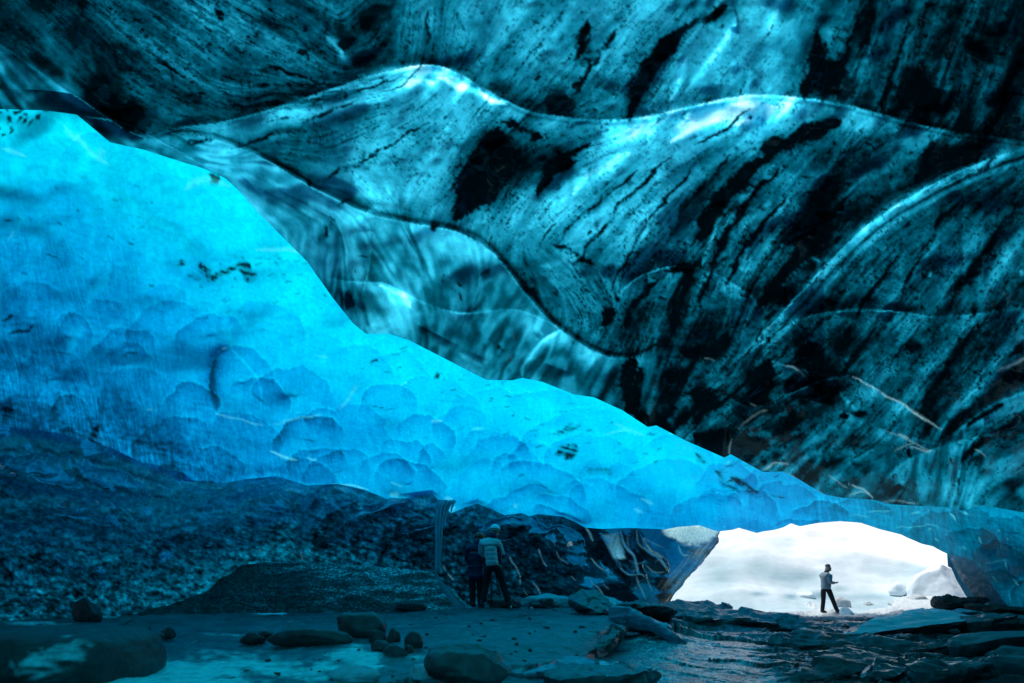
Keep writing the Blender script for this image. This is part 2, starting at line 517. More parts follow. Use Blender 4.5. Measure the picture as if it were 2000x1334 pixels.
# dirt: large streaky masses and specks frozen into the ice
dm = S3 * .55 + S2 * .35 + MID * 1.6 + LOW * 1.2
V -= np.clip(DIRT, 0, 1.2) * .30 * sstep(.55, 1.5, dm)
V += .10 * sstep(.5, 1.7, -dm) * np.clip(DIRT, .2, 1)
spk = SPK + .25 * S1 + .5 * fbm(GX / 40, GY / 40, 81, 3)
V -= np.clip(DIRT + .05, 0, 1.1) * .5 * sstep(.33, .45, spk) * sstep(-.5, .3, MID + .6 * LOW)
big = fbm(GX / 19, GY / 16, 91, 2) + .12 * S1
V -= np.clip(DIRT * 1.0 - .2, 0, 1) * .42 * sstep(.36, .50, big) * sstep(0, .3, DIRT)
V += (.05 * FINE + .10 * SPK * sstep(-.2, .5, MID) + .12 * fbm(GX / 14, GY / 14, 67, 3)) * np.clip(DIRT + .1, 0, 1)

dark = np.zeros(GX.shape)
brt = np.zeros(GX.shape)
soft_dark = np.zeros(GX.shape)
# bundles of fine black streaks that follow the flow of the ice
for k in range(230):
    x, y = rng.uniform(-60, 2060), rng.uniform(-60, 960)
    if float(sample(DIRT, np.array(x), np.array(y))) * (.45 + float(sample(MID, np.array(x), np.array(y))) * 1.6) < rng.uniform(.1, .75):
        continue
    pth = [(x, y)]
    a0 = float(sample(ANG, np.array(x), np.array(y)))
    for q in range(rng.integers(3, 9)):
        a = float(sample(ANG, np.array(pth[-1][0]), np.array(pth[-1][1])))
        if math.cos(a - a0) < 0:
            a += math.pi
        a0 = a
        pth.append((pth[-1][0] + 16 * math.cos(a), pth[-1][1] + 16 * math.sin(a)))
    stroke(dark, pth, rng.uniform(1.4, 4.6), rng.uniform(.3, .7), warp=.8, k=3)
# black sediment masses seen in the folds
for pts, w, a in [
    ([(975, 255), (960, 300), (930, 360), (890, 430)], (30, 24), 1.1), ([(960, 270), (940, 340), (920, 410)], 30, 1.), ([(1010, 290), (980, 340), (940, 400)], 22, .8),
    ([(1120, 310), (1070, 340), (1050, 390)], (16, 9), .9), ([(1060, 270), (1020, 250), (975, 235)], 10, .7), ([(1180, 265), (1100, 300), (1060, 330)], 9, .5),
    ([(1330, 60), (1290, 110), (1250, 170), (1225, 235)], (14, 20), 1.1), ([(1420, 10), (1340, 60), (1280, 130)], 12, .8), ([(1145, 40), (1140, 90), (1150, 120)], 18, .7), ([(1065, 200), (1100, 205), (1120, 190)], 18, .9),
    ([(1600, 60), (1590, 150), (1570, 190)], 22, .9), ([(1640, 120), (1610, 185)], 22, .9), ([(1700, 20), (1680, 100)], 12, .6), ([(1920, 80), (1900, 110)], 16, .7), ([(1800, 130), (1780, 200)], 20, .6), ([(1830, 170), (1810, 220)], 16, .6),
    ([(1870, 238), (1890, 245)], 14, .8), ([(1640, 235), (1560, 265), (1490, 290)], 16, 1.), ([(1560, 270), (1450, 340), (1390, 410), (1350, 480)], 12, .9), ([(1480, 330), (1400, 420), (1365, 480)], 9, .8),
    ([(1430, 300), (1350, 390), (1300, 480)], 8, .6), ([(1520, 330), (1440, 420), (1385, 520)], 7, .8), ([(1640, 340), (1600, 420), (1560, 500)], 28, .9), ([(1620, 430), (1570, 490), (1500, 560)], 20, .8),
    ([(1800, 300), (1850, 305), (1920, 300)], 22, .9), ([(1820, 320), (1800, 335)], 14, .7), ([(760, 10), (700, 50)], 12, .9), ([(835, 20), (832, 90)], 6, .9), ([(890, 20), (905, 60)], 6, .5), ([(690, 75), (660, 90)], 10, .8),
    ([(170, 170), (220, 220), (280, 262)], (14, 18), 1.1), ([(240, 200), (290, 250)], 16, .7), ([(160, 0), (155, 12)], 12, .9), ([(240, 85), (238, 86)], 11, 1.), ([(228, 120), (224, 122)], 8, .8), ([(340, 150), (335, 152)], 10, .8),
    ([(440, 25), (420, 30)], 12, .7), ([(590, 100), (600, 110)], 9, .7), ([(350, 282), (420, 272)], 7, .4), ([(840, 442), (855, 448)], 8, 1.),
    ([(1530, 560), (1480, 590)], 14, .7), ([(1290, 540), (1240, 590), (1220, 640)], 7, 1.), ([(1300, 525), (1345, 530), (1320, 610), (1312, 645)], 9, .9), ([(1200, 600), (1170, 640)], 10, .6),
    ([(1330, 690), (1400, 685), (1420, 650)], 14, .8), ([(1160, 520), (1080, 470)], 7, .5), ([(1600, 680), (1560, 700)], 20, 1.), ([(1500, 700), (1480, 770), (1490, 790)], 20, 1.1), ([(1580, 690), (1600, 730), (1580, 745)], 22, .9), ([(1660, 640), (1640, 690)], 12, .6),
    ([(1345, 770), (1390, 780), (1400, 800)], 20, .9), ([(1240, 700), (1230, 760), (1250, 820)], 20, .8), ([(1300, 720), (1340, 760)], 15, .6), ([(1540, 790), (1550, 830), (1510, 850)], 8, .8), ([(1480, 850), (1470, 880)], 22, .9), ([(1600, 760), (1560, 790)], 10, .8),
    ([(1640, 810), (1660, 815)], 8, 1.), ([(1690, 805), (1670, 815)], 8, 1.), ([(1800, 670), (1770, 680)], 9, .7), ([(1895, 605), (1905, 608)], 10, .9), ([(1990, 690), (1980, 680)], 14, .7),
    ([(1760, 940), (1740, 970)], 8, .6), ([(1860, 890), (1870, 950)], 8, .5), ([(1560, 915), (1600, 940)], 12, .6), ([(1930, 850), (1880, 900)], 10, .6), ([(1960, 790), (1880, 840)], 8, .6), ([(1320, 850), (1260, 815)], 14, .9), ([(1400, 880), (1350, 850)], 12, .8),
    ([(1250, 330), (1160, 400), (1090, 470)], 5, .6), ([(1310, 300), (1190, 430), (1120, 520)], 6, .6), ([(1380, 300), (1260, 440), (1190, 570)], 5, .7), ([(700, 195), (570, 250), (450, 290)], 6, .6), ([(830, 240), (700, 320), (620, 350)], 5, .55), ([(910, 310), (840, 410)], 6, .5),
    ([(1110, 10), (1060, 80), (1000, 150)], 7, .55), ([(1210, 50), (1160, 120), (1120, 185)], 6, .6), ([(1510, 50), (1470, 120), (1440, 185)], 7, .5), ([(1760, 490), (1710, 560), (1670, 630)], 6, .7), ([(1870, 390), (1810, 470), (1760, 570)], 7, .55), ([(1960, 440), (1890, 540), (1850, 620)], 7, .55), ([(1910, 630), (1850, 720), (1800, 800)], 7, .6),
    ([(1710, 640), (1670, 690), (1640, 740)], 6, .7), ([(1460, 400), (1400, 500), (1370, 600)], 5, .6), ([(1540, 380), (1460, 480), (1420, 560)], 6, .6), ([(1680, 20), (1650, 110), (1630, 180)], 6, .6), ([(1780, 30), (1750, 120), (1720, 215)], 6, .5), ([(780, 150), (640, 200), (540, 235)], 4, .5), ([(1010, 60), (960, 130)], 6, .5),
    ([(690, 600), (670, 575)], 14, .5), ([(640, 450), (650, 430), (620, 480)], 14, .35), ([(900, 560), (870, 540), (905, 590)], 10, .35), ([(960, 665), (990, 700), (960, 735)], 9, .35), ([(690, 385), (660, 400)], 6, .4), ([(610, 350), (600, 360)], 7, .6),
    ([(980, 520), (930, 545)], 5, .4), ([(1040, 560), (1045, 575)], 5, .8), ([(970, 503), (990, 515)], 5, .8), ([(700, 500), (715, 507)], 3, .9), ([(688, 530), (690, 531)], 4, .9), ([(520, 560), (500, 600)], 5, .0),
]:
    stroke(dark, pts, w, a, warp=1.0)
    if (w if not isinstance(w, tuple) else max(w)) > 7:
        stroke(soft_dark, pts, (w[0] * 2.6, w[1] * 2.6) if isinstance(w, tuple) else w * 2.6, a, warp=1.2, sharp=1.5)
for k in range(150):       # loose lens-shaped grit
    x, y = rng.uniform(-50, 2050), rng.uniform(-20, 950)
    if rng.random() < sample(DIRT, np.array(x), np.array(y)) * .9:
        a = float(sample(ANG, np.array(x), np.array(y)))
        l = rng.uniform(1, 9)
        stroke(dark, [(x, y), (x + l * math.cos(a), y + l * math.sin(a))], rng.uniform(2, 5.5), rng.uniform(.5, 1.), warp=.7, taper=False)
# thin clear crests, with their highlights painted into the ice tone
for pts, w, a in [
    ([(640, 70), (670, 105), (690, 130)], 9, .3), ([(700, 150), (760, 138), (850, 135), (900, 155)], 9, .26), ([(860, 150), (930, 180), (990, 205)], (9, 6), .36), ([(930, 170), (960, 195), (995, 200)], 5, .3), ([(790, 165), (850, 160)], 8, .25),
    ([(1310, 275), (1380, 235), (1450, 215), (1520, 210)], (12, 9), .36), ([(1430, 245), (1490, 225), (1510, 205)], 9, .3), ([(1230, 300), (1160, 340), (1120, 380)], (16, 9), .25), ([(1520, 20), (1500, 70), (1550, 40)], 12, .22),
    ([(1440, 45), (1400, 100), (1340, 180)], 9, .22), ([(1345, 110), (1310, 200)], 7, .26), ([(1150, 330), (1110, 370), (1080, 420)], 16, .14), ([(960, 420), (900, 450)], 8, .15), ([(690, 340), (760, 380)], 14, .16), ([(880, 240), (830, 330), (790, 400)], 14, .16),
    ([(1400, 445), (1370, 520)], 5, .28), ([(1470, 370), (1400, 470)], 6, .16), ([(1060, 520), (1130, 500)], 10, .15), ([(640, 360), (760, 395), (720, 415)], 9, .2),
    ([(1575, 495), (1600, 510)], 4, .35), ([(1820, 530), (1815, 540)], 3, .3), ([(1990, 530), (2000, 535)], 5, .3), ([(1350, 690), (1300, 700)], 8, .1),
    ([(1100, 640), (1060, 670), (1025, 710), (1022, 738)], 4, .22), ([(740, 560), (790, 575), (800, 600)], 6, .22), ([(720, 640), (760, 640), (790, 600), (760, 575)], 20, .12), ([(1050, 665), (1035, 655), (1040, 640), (1060, 655)], 9, .16), ([(900, 690), (940, 715)], 5, .16),
    ([(870, 470), (830, 540), (800, 590)], 12, .1), ([(790, 470), (740, 560)], 14, .1), ([(1665, 790), (1680, 800)], 7, .25), ([(1640, 770), (1660, 790)], 5, .15),
]:
    stroke(brt, pts, w, a, warp=.6)
V = V + brt
dk = dark + np.clip(dark * 2.5, 0, 1) * (.22 * S3.clip(-1.5, 1.5) + .14 * S2.clip(-1.5, 1.5) + .45 * SPK + .15 * MID)
dk = sstep(.22, .85, dk)
V = V * (1 - .93 * dk) - .12 * np.clip(dark, 0, 1) - .08 * np.clip(soft_dark, 0, 1.5)
# fold shading painted into the tone: bright beyond each crest, dark before it
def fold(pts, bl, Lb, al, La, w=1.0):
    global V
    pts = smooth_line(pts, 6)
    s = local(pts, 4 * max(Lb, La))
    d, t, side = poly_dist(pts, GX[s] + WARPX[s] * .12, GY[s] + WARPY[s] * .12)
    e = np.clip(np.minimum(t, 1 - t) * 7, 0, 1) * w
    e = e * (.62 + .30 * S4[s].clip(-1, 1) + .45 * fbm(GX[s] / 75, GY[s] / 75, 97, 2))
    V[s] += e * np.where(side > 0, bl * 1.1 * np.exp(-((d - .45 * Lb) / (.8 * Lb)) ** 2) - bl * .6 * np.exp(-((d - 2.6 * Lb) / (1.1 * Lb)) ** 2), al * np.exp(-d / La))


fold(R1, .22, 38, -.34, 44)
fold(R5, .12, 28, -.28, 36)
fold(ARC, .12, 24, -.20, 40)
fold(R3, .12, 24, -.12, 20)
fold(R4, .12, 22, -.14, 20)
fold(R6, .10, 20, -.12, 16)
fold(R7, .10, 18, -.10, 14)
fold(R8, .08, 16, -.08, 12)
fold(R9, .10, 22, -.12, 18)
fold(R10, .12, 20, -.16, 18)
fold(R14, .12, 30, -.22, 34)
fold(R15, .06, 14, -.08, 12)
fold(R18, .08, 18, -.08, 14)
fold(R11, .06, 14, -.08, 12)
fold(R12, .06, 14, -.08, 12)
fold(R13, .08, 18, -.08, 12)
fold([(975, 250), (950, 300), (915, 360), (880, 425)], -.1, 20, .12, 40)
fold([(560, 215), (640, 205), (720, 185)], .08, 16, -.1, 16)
# crest lines: bright rims and dark edges painted into the ice tone
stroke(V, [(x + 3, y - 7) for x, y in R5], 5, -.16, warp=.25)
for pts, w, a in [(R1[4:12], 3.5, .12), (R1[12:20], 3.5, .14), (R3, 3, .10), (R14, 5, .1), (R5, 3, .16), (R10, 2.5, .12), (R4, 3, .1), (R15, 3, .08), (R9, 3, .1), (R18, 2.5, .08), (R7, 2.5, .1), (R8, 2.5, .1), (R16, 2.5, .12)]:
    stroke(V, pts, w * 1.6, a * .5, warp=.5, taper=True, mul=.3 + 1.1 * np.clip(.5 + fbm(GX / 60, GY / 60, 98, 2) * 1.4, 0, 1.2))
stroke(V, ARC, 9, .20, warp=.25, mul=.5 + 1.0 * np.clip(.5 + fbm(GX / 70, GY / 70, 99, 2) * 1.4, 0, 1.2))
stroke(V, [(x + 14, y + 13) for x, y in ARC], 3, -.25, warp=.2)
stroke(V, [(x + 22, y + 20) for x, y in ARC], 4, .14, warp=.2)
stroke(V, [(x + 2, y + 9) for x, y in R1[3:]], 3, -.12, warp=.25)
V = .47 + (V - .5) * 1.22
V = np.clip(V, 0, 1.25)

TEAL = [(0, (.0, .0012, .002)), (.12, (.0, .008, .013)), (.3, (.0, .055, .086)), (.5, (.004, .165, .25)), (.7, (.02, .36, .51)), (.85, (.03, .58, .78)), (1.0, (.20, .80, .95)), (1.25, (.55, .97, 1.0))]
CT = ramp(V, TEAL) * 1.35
# left part of the lower band lightened to offset the shade there
CT = CT * (1 + .35 * BAND * sstep(720, 260, GX))[..., None]
# white slivers: glints along the ice edges, painted into the tint
WHITE = np.zeros(GX.shape)
for pts, w, a in [([(1660, 735), (1700, 752), (1750, 782), (1790, 808), (1840, 840)], (2.0, 4.0), .9), ([(1950, 727), (1972, 712), (2005, 697)], 4.5, .8), ([(1530, 713), (1560, 728), (1570, 735)], 3.0, .6),
                  ([(1490, 921), (1512, 904), (1545, 905)], 2.2, .7), ([(1535, 924), (1570, 945), (1610, 966)], 2.4, .7), ([(1660, 945), (1690, 960), (1706, 974)], 2.4, .8), ([(1655, 970), (1680, 962), (1700, 966)], 1.8, .6),
                  ([(1615, 925), (1640, 940), (1660, 955)], 1.8, .4), ([(1420, 890), (1426, 870), (1432, 855)], 2., .5), ([(1440, 838), (1470, 815), (1500, 798)], 1.8, .4), ([(1755, 850), (1775, 858)], 2.2, .7), ([(1780, 875), (1815, 878)], 1.8, .7),
                  ([(1900, 880), (1930, 893)], 2., .5), ([(1710, 982), (1760, 980), (1800, 986)], 1.8, .45), ([(1730, 842), (1790, 868), (1815, 878)], 1.4, .45), ([(1745, 880), (1790, 865)], 1.4, .4), ([(1500, 642), (1506, 640)], 2.2, .5), ([(1375, 700), (1400, 704)], 2, .25), ([(1480, 795), (1465, 788)], 1.6, .4)]:
    stroke(WHITE, pts, (w[0] * .6, w[1] * .6) if isinstance(w, tuple) else max(1.1, w * .55), a * .45, warp=.6)
WHITE = np.clip(WHITE * 1.1, 0, 1)[..., None]
CT = CT * (1 - WHITE) + np.array([.34, .72, .80]) * WHITE

cx = np.concatenate([np.linspace(-700, -104, 16), np.arange(-100, 2104, 2.2), np.linspace(2110, 2800, 16)])
nrow = 470
ey = interp(EDGE, cx)
top = -150.0
t = np.linspace(0, 1, nrow)[:, None]
PY = top + (ey[None] - top) * t
PX = np.repeat(cx[None], nrow, 0)
# height of this ceiling above the eye: arched in the middle, dropping to the lip
zlip = interp(EDGE_D, cx) * (HZ - ey) / F
zt = 2.55
s_ = t
ZC = zt + (zlip[None] - zt) * s_ + .45 * np.sin(np.pi * np.clip(s_, 0, 1))
# the lip itself turns down for the last few pixels
DC = ZC / ((HZ - PY) / F)
rel = sample(relief, PX, PY)
groove = sample(S3 * .0018 + .10 * fbm(GX / 190, GY / 150, 131, 2) + .022 * fbm(GX / 70, GY / 55, 133, 2), PX, PY)
fade = np.clip((ey[None] - PY) / 40, 0, 1)
DC = DC * np.exp((rel * .8 + groove) * fade)
XYZ = np.stack([(PX - CX) / F * DC, DC, (HZ - PY) / F * DC], -1)
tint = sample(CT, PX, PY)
# continue the ceiling overhead and behind the camera, then down as a rear wall
rows, tr = [], []
y0 = XYZ[0, :, 1]
for k in range(1, 13):
    f = k / 12
    r = XYZ[0].copy()
    r[:, 1] = y0 - f * (y0 + 5)
    r[:, 0] = XYZ[0, :, 0] * (1 + f * 1.6)
    r[:, 2] = XYZ[0, :, 2] + .5 * math.sin(f * 3.1) - (3.9 * max(0, f - .75) / .25 if f > .75 else 0)
    rows.insert(0, r)
    tr.insert(0, np.full((len(cx), 3), 1.0) * np.array([.01, .36, .48]))  # unseen rows, tint raised to light the near floor
XYZ = np.concatenate([np.array(rows), XYZ], 0)
tint = np.concatenate([np.array(tr), tint], 0)
# behind the lip the ice turns upward to meet the blue vault (filled in below once the vault is known)
VTOP = lambda x: interp(EDGE, x) - np.interp(x, [0, 1250, 1500, 1800, 2000], [70, 60, 24, 12, 12])
VD = [(-700, 150, 4.9), (0, 215, 5.6), (0, 400, 6.0), (0, 640, 6.6), (0, 850, 7.2), (200, 300, 6.0), (200, 600, 7.4), (250, 880, 8.6), (400, 330, 6.8), (450, 620, 8.4), (450, 900, 10.0), (600, 520, 8.0), (650, 750, 9.6), (650, 940, 11.6),
      (750, 640, 8.8), (900, 830, 11.0), (900, 985, 12.6), (1000, 740, 9.8), (1100, 880, 11.8), (1120, 1000, 13.2), (1270, 830, 11.0), (1300, 960, 13.4), (1300, 1030, 14.6), (1450, 920, 12.6), (1450, 1035, 16.6), (1600, 970, 13.6), (1620, 1018, 17.4),
      (1750, 985, 14.0), (1760, 1040, 17.2), (1860, 1085, 16.2), (1900, 1000, 13.6), (1930, 1120, 15.0), (1960, 1195, 15.6), (2000, 1000, 13.0), (2050, 1100, 13.4), (2050, 1210, 14.0), (2400, 1000, 10), (2400, 1200, 10.5), (2800, 1000, 8.0), (2800, 1210, 8.0),
      (-700, 800, 6.0), (-300, 500, 5.6)]
vt = VTOP(cx)
vdep = tps(VD, cx, vt)
last = XYZ[-1]
for f in (.12, .35, .7, 1.0):
    tgt = np.stack([(cx - CX) / F * vdep, vdep, (HZ - vt) / F * vdep], -1)
    XYZ = np.concatenate([XYZ, (last + (tgt - last) * f)[None]], 0)
    tint = np.concatenate([tint, (tint[-1] * 1.0)[None]], 0)
cur_l, cur_r = XYZ[:, :1].copy(), XYZ[:, -1:].copy()  # unseen side curtains added to keep outside light out
cur_l[..., 0] -= 1.2; cur_r[..., 0] += 1.2
cur_l[..., 2] = -1.4; cur_r[..., 2] = -1.4
XYZ = np.concatenate([cur_l, XYZ, cur_r], 1)
tint = np.concatenate([tint[:, :1] * .15, tint, tint[:, -1:] * .15], 1)
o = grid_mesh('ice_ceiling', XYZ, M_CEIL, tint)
tag(o, 'dark teal folded ice ceiling streaked with black sediment', kind='structure')

# ================================================================ 2. blue vault behind it
LIP = [(-700, 800), (0, 852), (60, 858), (120, 868), (180, 884), (250, 905), (330, 938), (430, 945), (480, 936), (540, 930), (600, 948), (660, 945), (710, 956), (760, 976), (800, 972), (845, 966), (868, 985), (880, 1003), (905, 992), (932, 983),
       (955, 992), (985, 1006), (1002, 1004), (1018, 1002), (1034, 1008), (1050, 1004), (1100, 1009), (1125, 1020), (1142, 1030), (1175, 1033), (1230, 1031), (1300, 1034), (1325, 1029), (1365, 1026), (1402, 1038), (1430, 1035), (1443, 1031), (1478, 1041), (1490, 1038), (1512, 1035),
       (1530, 1030), (1545, 1022), (1562, 1028), (1600, 1021), (1640, 1018), (1680, 1021), (1720, 1034), (1760, 1044), (1772, 1050), (1800, 1062), (1822, 1067), (1840, 1077), (1858, 1085), (1868, 1110), (1890, 1150), (1920, 1190), (1960, 1215), (2100, 1222), (2800, 1230)]
# bright / deep ice: thickness 0 (thin, bright cyan) .. 1 (deep blue)
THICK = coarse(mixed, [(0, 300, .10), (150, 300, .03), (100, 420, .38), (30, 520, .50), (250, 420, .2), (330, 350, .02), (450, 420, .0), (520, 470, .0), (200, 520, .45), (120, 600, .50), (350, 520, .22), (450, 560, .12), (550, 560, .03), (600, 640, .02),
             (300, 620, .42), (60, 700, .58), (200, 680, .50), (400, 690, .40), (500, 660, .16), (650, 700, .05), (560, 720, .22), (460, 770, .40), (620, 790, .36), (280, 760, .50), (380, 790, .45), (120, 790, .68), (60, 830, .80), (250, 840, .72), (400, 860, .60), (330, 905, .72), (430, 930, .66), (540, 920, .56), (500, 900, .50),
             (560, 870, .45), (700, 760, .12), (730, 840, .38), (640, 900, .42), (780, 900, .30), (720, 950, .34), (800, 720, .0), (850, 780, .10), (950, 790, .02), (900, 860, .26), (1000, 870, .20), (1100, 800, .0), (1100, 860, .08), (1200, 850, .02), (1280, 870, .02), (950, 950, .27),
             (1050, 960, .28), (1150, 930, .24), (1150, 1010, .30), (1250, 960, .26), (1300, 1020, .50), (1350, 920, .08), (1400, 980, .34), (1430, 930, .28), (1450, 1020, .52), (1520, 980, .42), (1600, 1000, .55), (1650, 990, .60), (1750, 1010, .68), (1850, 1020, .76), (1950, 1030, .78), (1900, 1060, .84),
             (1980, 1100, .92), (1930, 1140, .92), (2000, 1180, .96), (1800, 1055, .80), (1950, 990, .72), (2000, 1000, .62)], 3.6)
# scallops: hollowed cells, their ridge light and inner shade painted into the tone
cells = [(470, 745, 62, 70), (520, 650, 78, 60), (570, 775, 80, 58), (375, 795, 55, 48), (260, 780, 75, 62), (630, 700, 55, 50), (690, 850, 70, 60), (760, 800, 60, 55), (600, 860, 70, 45), (480, 860, 75, 50), (330, 860, 80, 40), (420, 910, 60, 36), (560, 920, 60, 36), (660, 920, 70, 40),
         (190, 660, 85, 70), (100, 740, 70, 60), (330, 660, 85, 70), (60, 620, 70, 70), (430, 560, 80, 60), (200, 520, 110, 80), (330, 430, 110, 90), (100, 440, 110, 90), (520, 500, 90, 60), (740, 900, 60, 45), (830, 860, 60, 50), (900, 840, 55, 45), (800, 940, 70, 40), (900, 930, 80, 50),
         (980, 890, 80, 45), (860, 780, 80, 40), (950, 800, 80, 40), (1060, 950, 90, 45), (1150, 900, 90, 50), (1080, 860, 80, 40), (1210, 880, 80, 45), (1180, 980, 90, 40), (1290, 950, 90, 50), (1330, 890, 70, 40), (1280, 1010, 80, 30), (1380, 1000, 70, 35), (1420, 950, 60, 45),
         (1470, 1010, 60, 30), (1530, 980, 70, 35), (170, 830, 70, 40), (60, 820, 60, 40), (1000, 990, 80, 30), (1100, 1000, 60, 30), (60, 330, 90, 70), (200, 330, 90, 70), (700, 720, 70, 45), (780, 730, 60, 40), (1600, 1005, 60, 25), (1680, 1000, 60, 25), (1750, 1020, 60, 25),
         (1830, 1030, 60, 28), (1900, 1015, 60, 25), (1900, 1060, 50, 30), (1960, 1090, 50, 30), (1980, 1040, 60, 30), (1950, 1150, 50, 35), (2030, 1150, 60, 35), (2050, 1070, 60, 35), (-60, 500, 90, 80), (-60, 700, 90, 70), (1560, 1030, 50, 15), (1000, 840, 60, 35), (1150, 830, 70, 35), (1060, 790, 70, 30)]
scal = np.zeros(GX.shape)
dome = np.zeros(GX.shape)
rr_ = random.Random(5)
extra = [(rr_.uniform(120, 1500), rr_.uniform(560, 1010), rr_.uniform(28, 70), rr_.uniform(22, 46)) for _ in range(46)]
extra = [e for e in extra if e[1] > 560 + max(0, (e[0] - 500)) * .30]


def scallop(A, B, cells, lw=1.0, seed=1):
    q_ = random.Random(seed)
    for a, b, rx, ry in cells:
        rot = q_.uniform(-.45, .45)
        amp = q_.uniform(.5, 1.15)
        pad = max(rx, ry) * 1.5
        s = local([(a - pad, b - pad), (a + pad, b + pad)], 4)
        x, y = GX[s] + WARPX[s] * 1.0 - a, GY[s] + WARPY[s] * 1.0 - b
        u, v = (x * math.cos(rot) + y * math.sin(rot)) / rx, (-x * math.sin(rot) + y * math.cos(rot)) / ry
        r = np.sqrt(u * u + v * v) + 1e-6
        topw = sstep(.55, -.75, v / r)
        ins = r < 1
        A[s] += amp * topw * (np.where(ins, .25 * np.exp(-(1 - r) / .42), -.05 * np.exp(-(r - 1) / .12)) - .085 * (.2 + 1.5 * np.clip(.5 + 1.3 * fbm(GX[s] / 40, GY[s] / 40, 247, 2), 0, 1)) * np.exp(-((r - 1) * min(rx, ry) / (2.2 * lw)) ** 2))
        B[s] = np.maximum(B[s], np.where(ins, amp * (1 - r * r) * (.6 + .4 * topw), 0))


scallop(scal, dome, [c for c in cells if rr_.random() > .15] + extra)
stroke(scal, [(445, 675), (420, 690), (412, 740), (425, 805)], (9, 12), .30, warp=.3)
stroke(scal, [(446, 676), (480, 710), (508, 750), (510, 800)], 2.2, -.16, warp=.2)
stroke(scal, [(455, 690), (450, 640), (490, 625), (560, 632)], 2.2, -.12, warp=.2)
SCW = coarse(mixed, [(900, 850, .9), (1050, 880, .8), (750, 790, .9), (1200, 960, .9), (1100, 1000, .9), (560, 640, .7), (330, 640, .7), (460, 745, 1), (600, 800, 1), (300, 780, .9), (700, 860, .9), (950, 860, .7), (1150, 950, .6), (200, 450, .35), (450, 450, .2), (650, 640, .2), (1200, 850, .3), (900, 740, .2), (1350, 990, .8), (1600, 1000, .8), (1900, 1050, .8), (120, 820, .9), (500, 900, .9), (100, 650, .6)], 3)
VERT = lic(rng.standard_normal(GX.shape), np.full(GX.shape, 1.45) + .5 * fbm(GX / 90, GY / 90, 201, 3), 7)
VERT /= VERT.std()
VS2 = lic(perlin(GX / 7, GY / 7, 203), np.full(GX.shape, .25) + .9 * fbm(GX / 110, GY / 110, 205, 3), 14, 1.2)
VS2 /= VS2.std()
TH = THICK + .12 * fbm(GX / 90, GY / 80, 211, 4) + .09 * fbm(GX / 34, GY / 26, 215, 4)
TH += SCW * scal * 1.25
vein = np.zeros(GX.shape)
for pts, w, a in [([(205, 500), (200, 545), (175, 595), (155, 640), (120, 720), (60, 820)], 9, .16), ([(195, 500), (180, 470), (185, 440)], 7, .1), ([(150, 650), (200, 640), (260, 640)], 5, .10), ([(120, 720), (180, 760), (230, 800)], 6, .10), ([(20, 480), (30, 440), (35, 400)], 3, .1), ([(130, 250), (160, 290), (170, 330), (250, 400), (330, 450)], 12, .10), ([(330, 440), (400, 500), (450, 560)], 8, .08)]:
    stroke(vein, pts, w, a, warp=1.4)
TH -= vein * (.6 + .6 * sstep(-.6, .6, VERT))
bub = fbm(GX / 4.5, GY / 6, 251, 3)
TH -= .16 * sstep(.32, .5, bub) * sstep(-.2, .4, fbm(GX / 60, GY / 60, 253, 3)) * sstep(.1, .35, THICK)
TH += .10 * sstep(.30, .5, -bub) * sstep(.2, .5, THICK)
TH += (.040 * VERT + .014 * VS2 + .05 * fbm(GX / 20, GY / 26, 245, 4)) * (.35 + 1.0 * np.clip(THICK * 1.5, 0, 1))
# crystalline mottling where the ice gets thick and dark
mot = fbm(GX / 13, GY / 11, 221, 4) + .25 * VERT * .3
TH += sstep(.40, .72, THICK) * .28 * mot * (GX < 1300)
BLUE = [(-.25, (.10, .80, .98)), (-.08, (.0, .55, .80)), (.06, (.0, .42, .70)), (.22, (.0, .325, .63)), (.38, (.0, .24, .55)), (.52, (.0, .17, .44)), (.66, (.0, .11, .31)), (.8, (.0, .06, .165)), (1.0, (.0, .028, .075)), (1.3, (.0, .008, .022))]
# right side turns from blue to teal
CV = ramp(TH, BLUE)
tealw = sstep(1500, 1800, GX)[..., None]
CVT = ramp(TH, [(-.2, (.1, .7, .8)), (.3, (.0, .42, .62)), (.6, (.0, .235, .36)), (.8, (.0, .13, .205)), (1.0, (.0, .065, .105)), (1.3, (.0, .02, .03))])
CV = CV * (1 - tealw) + CVT * tealw * np.array([1, .90, 1.12])
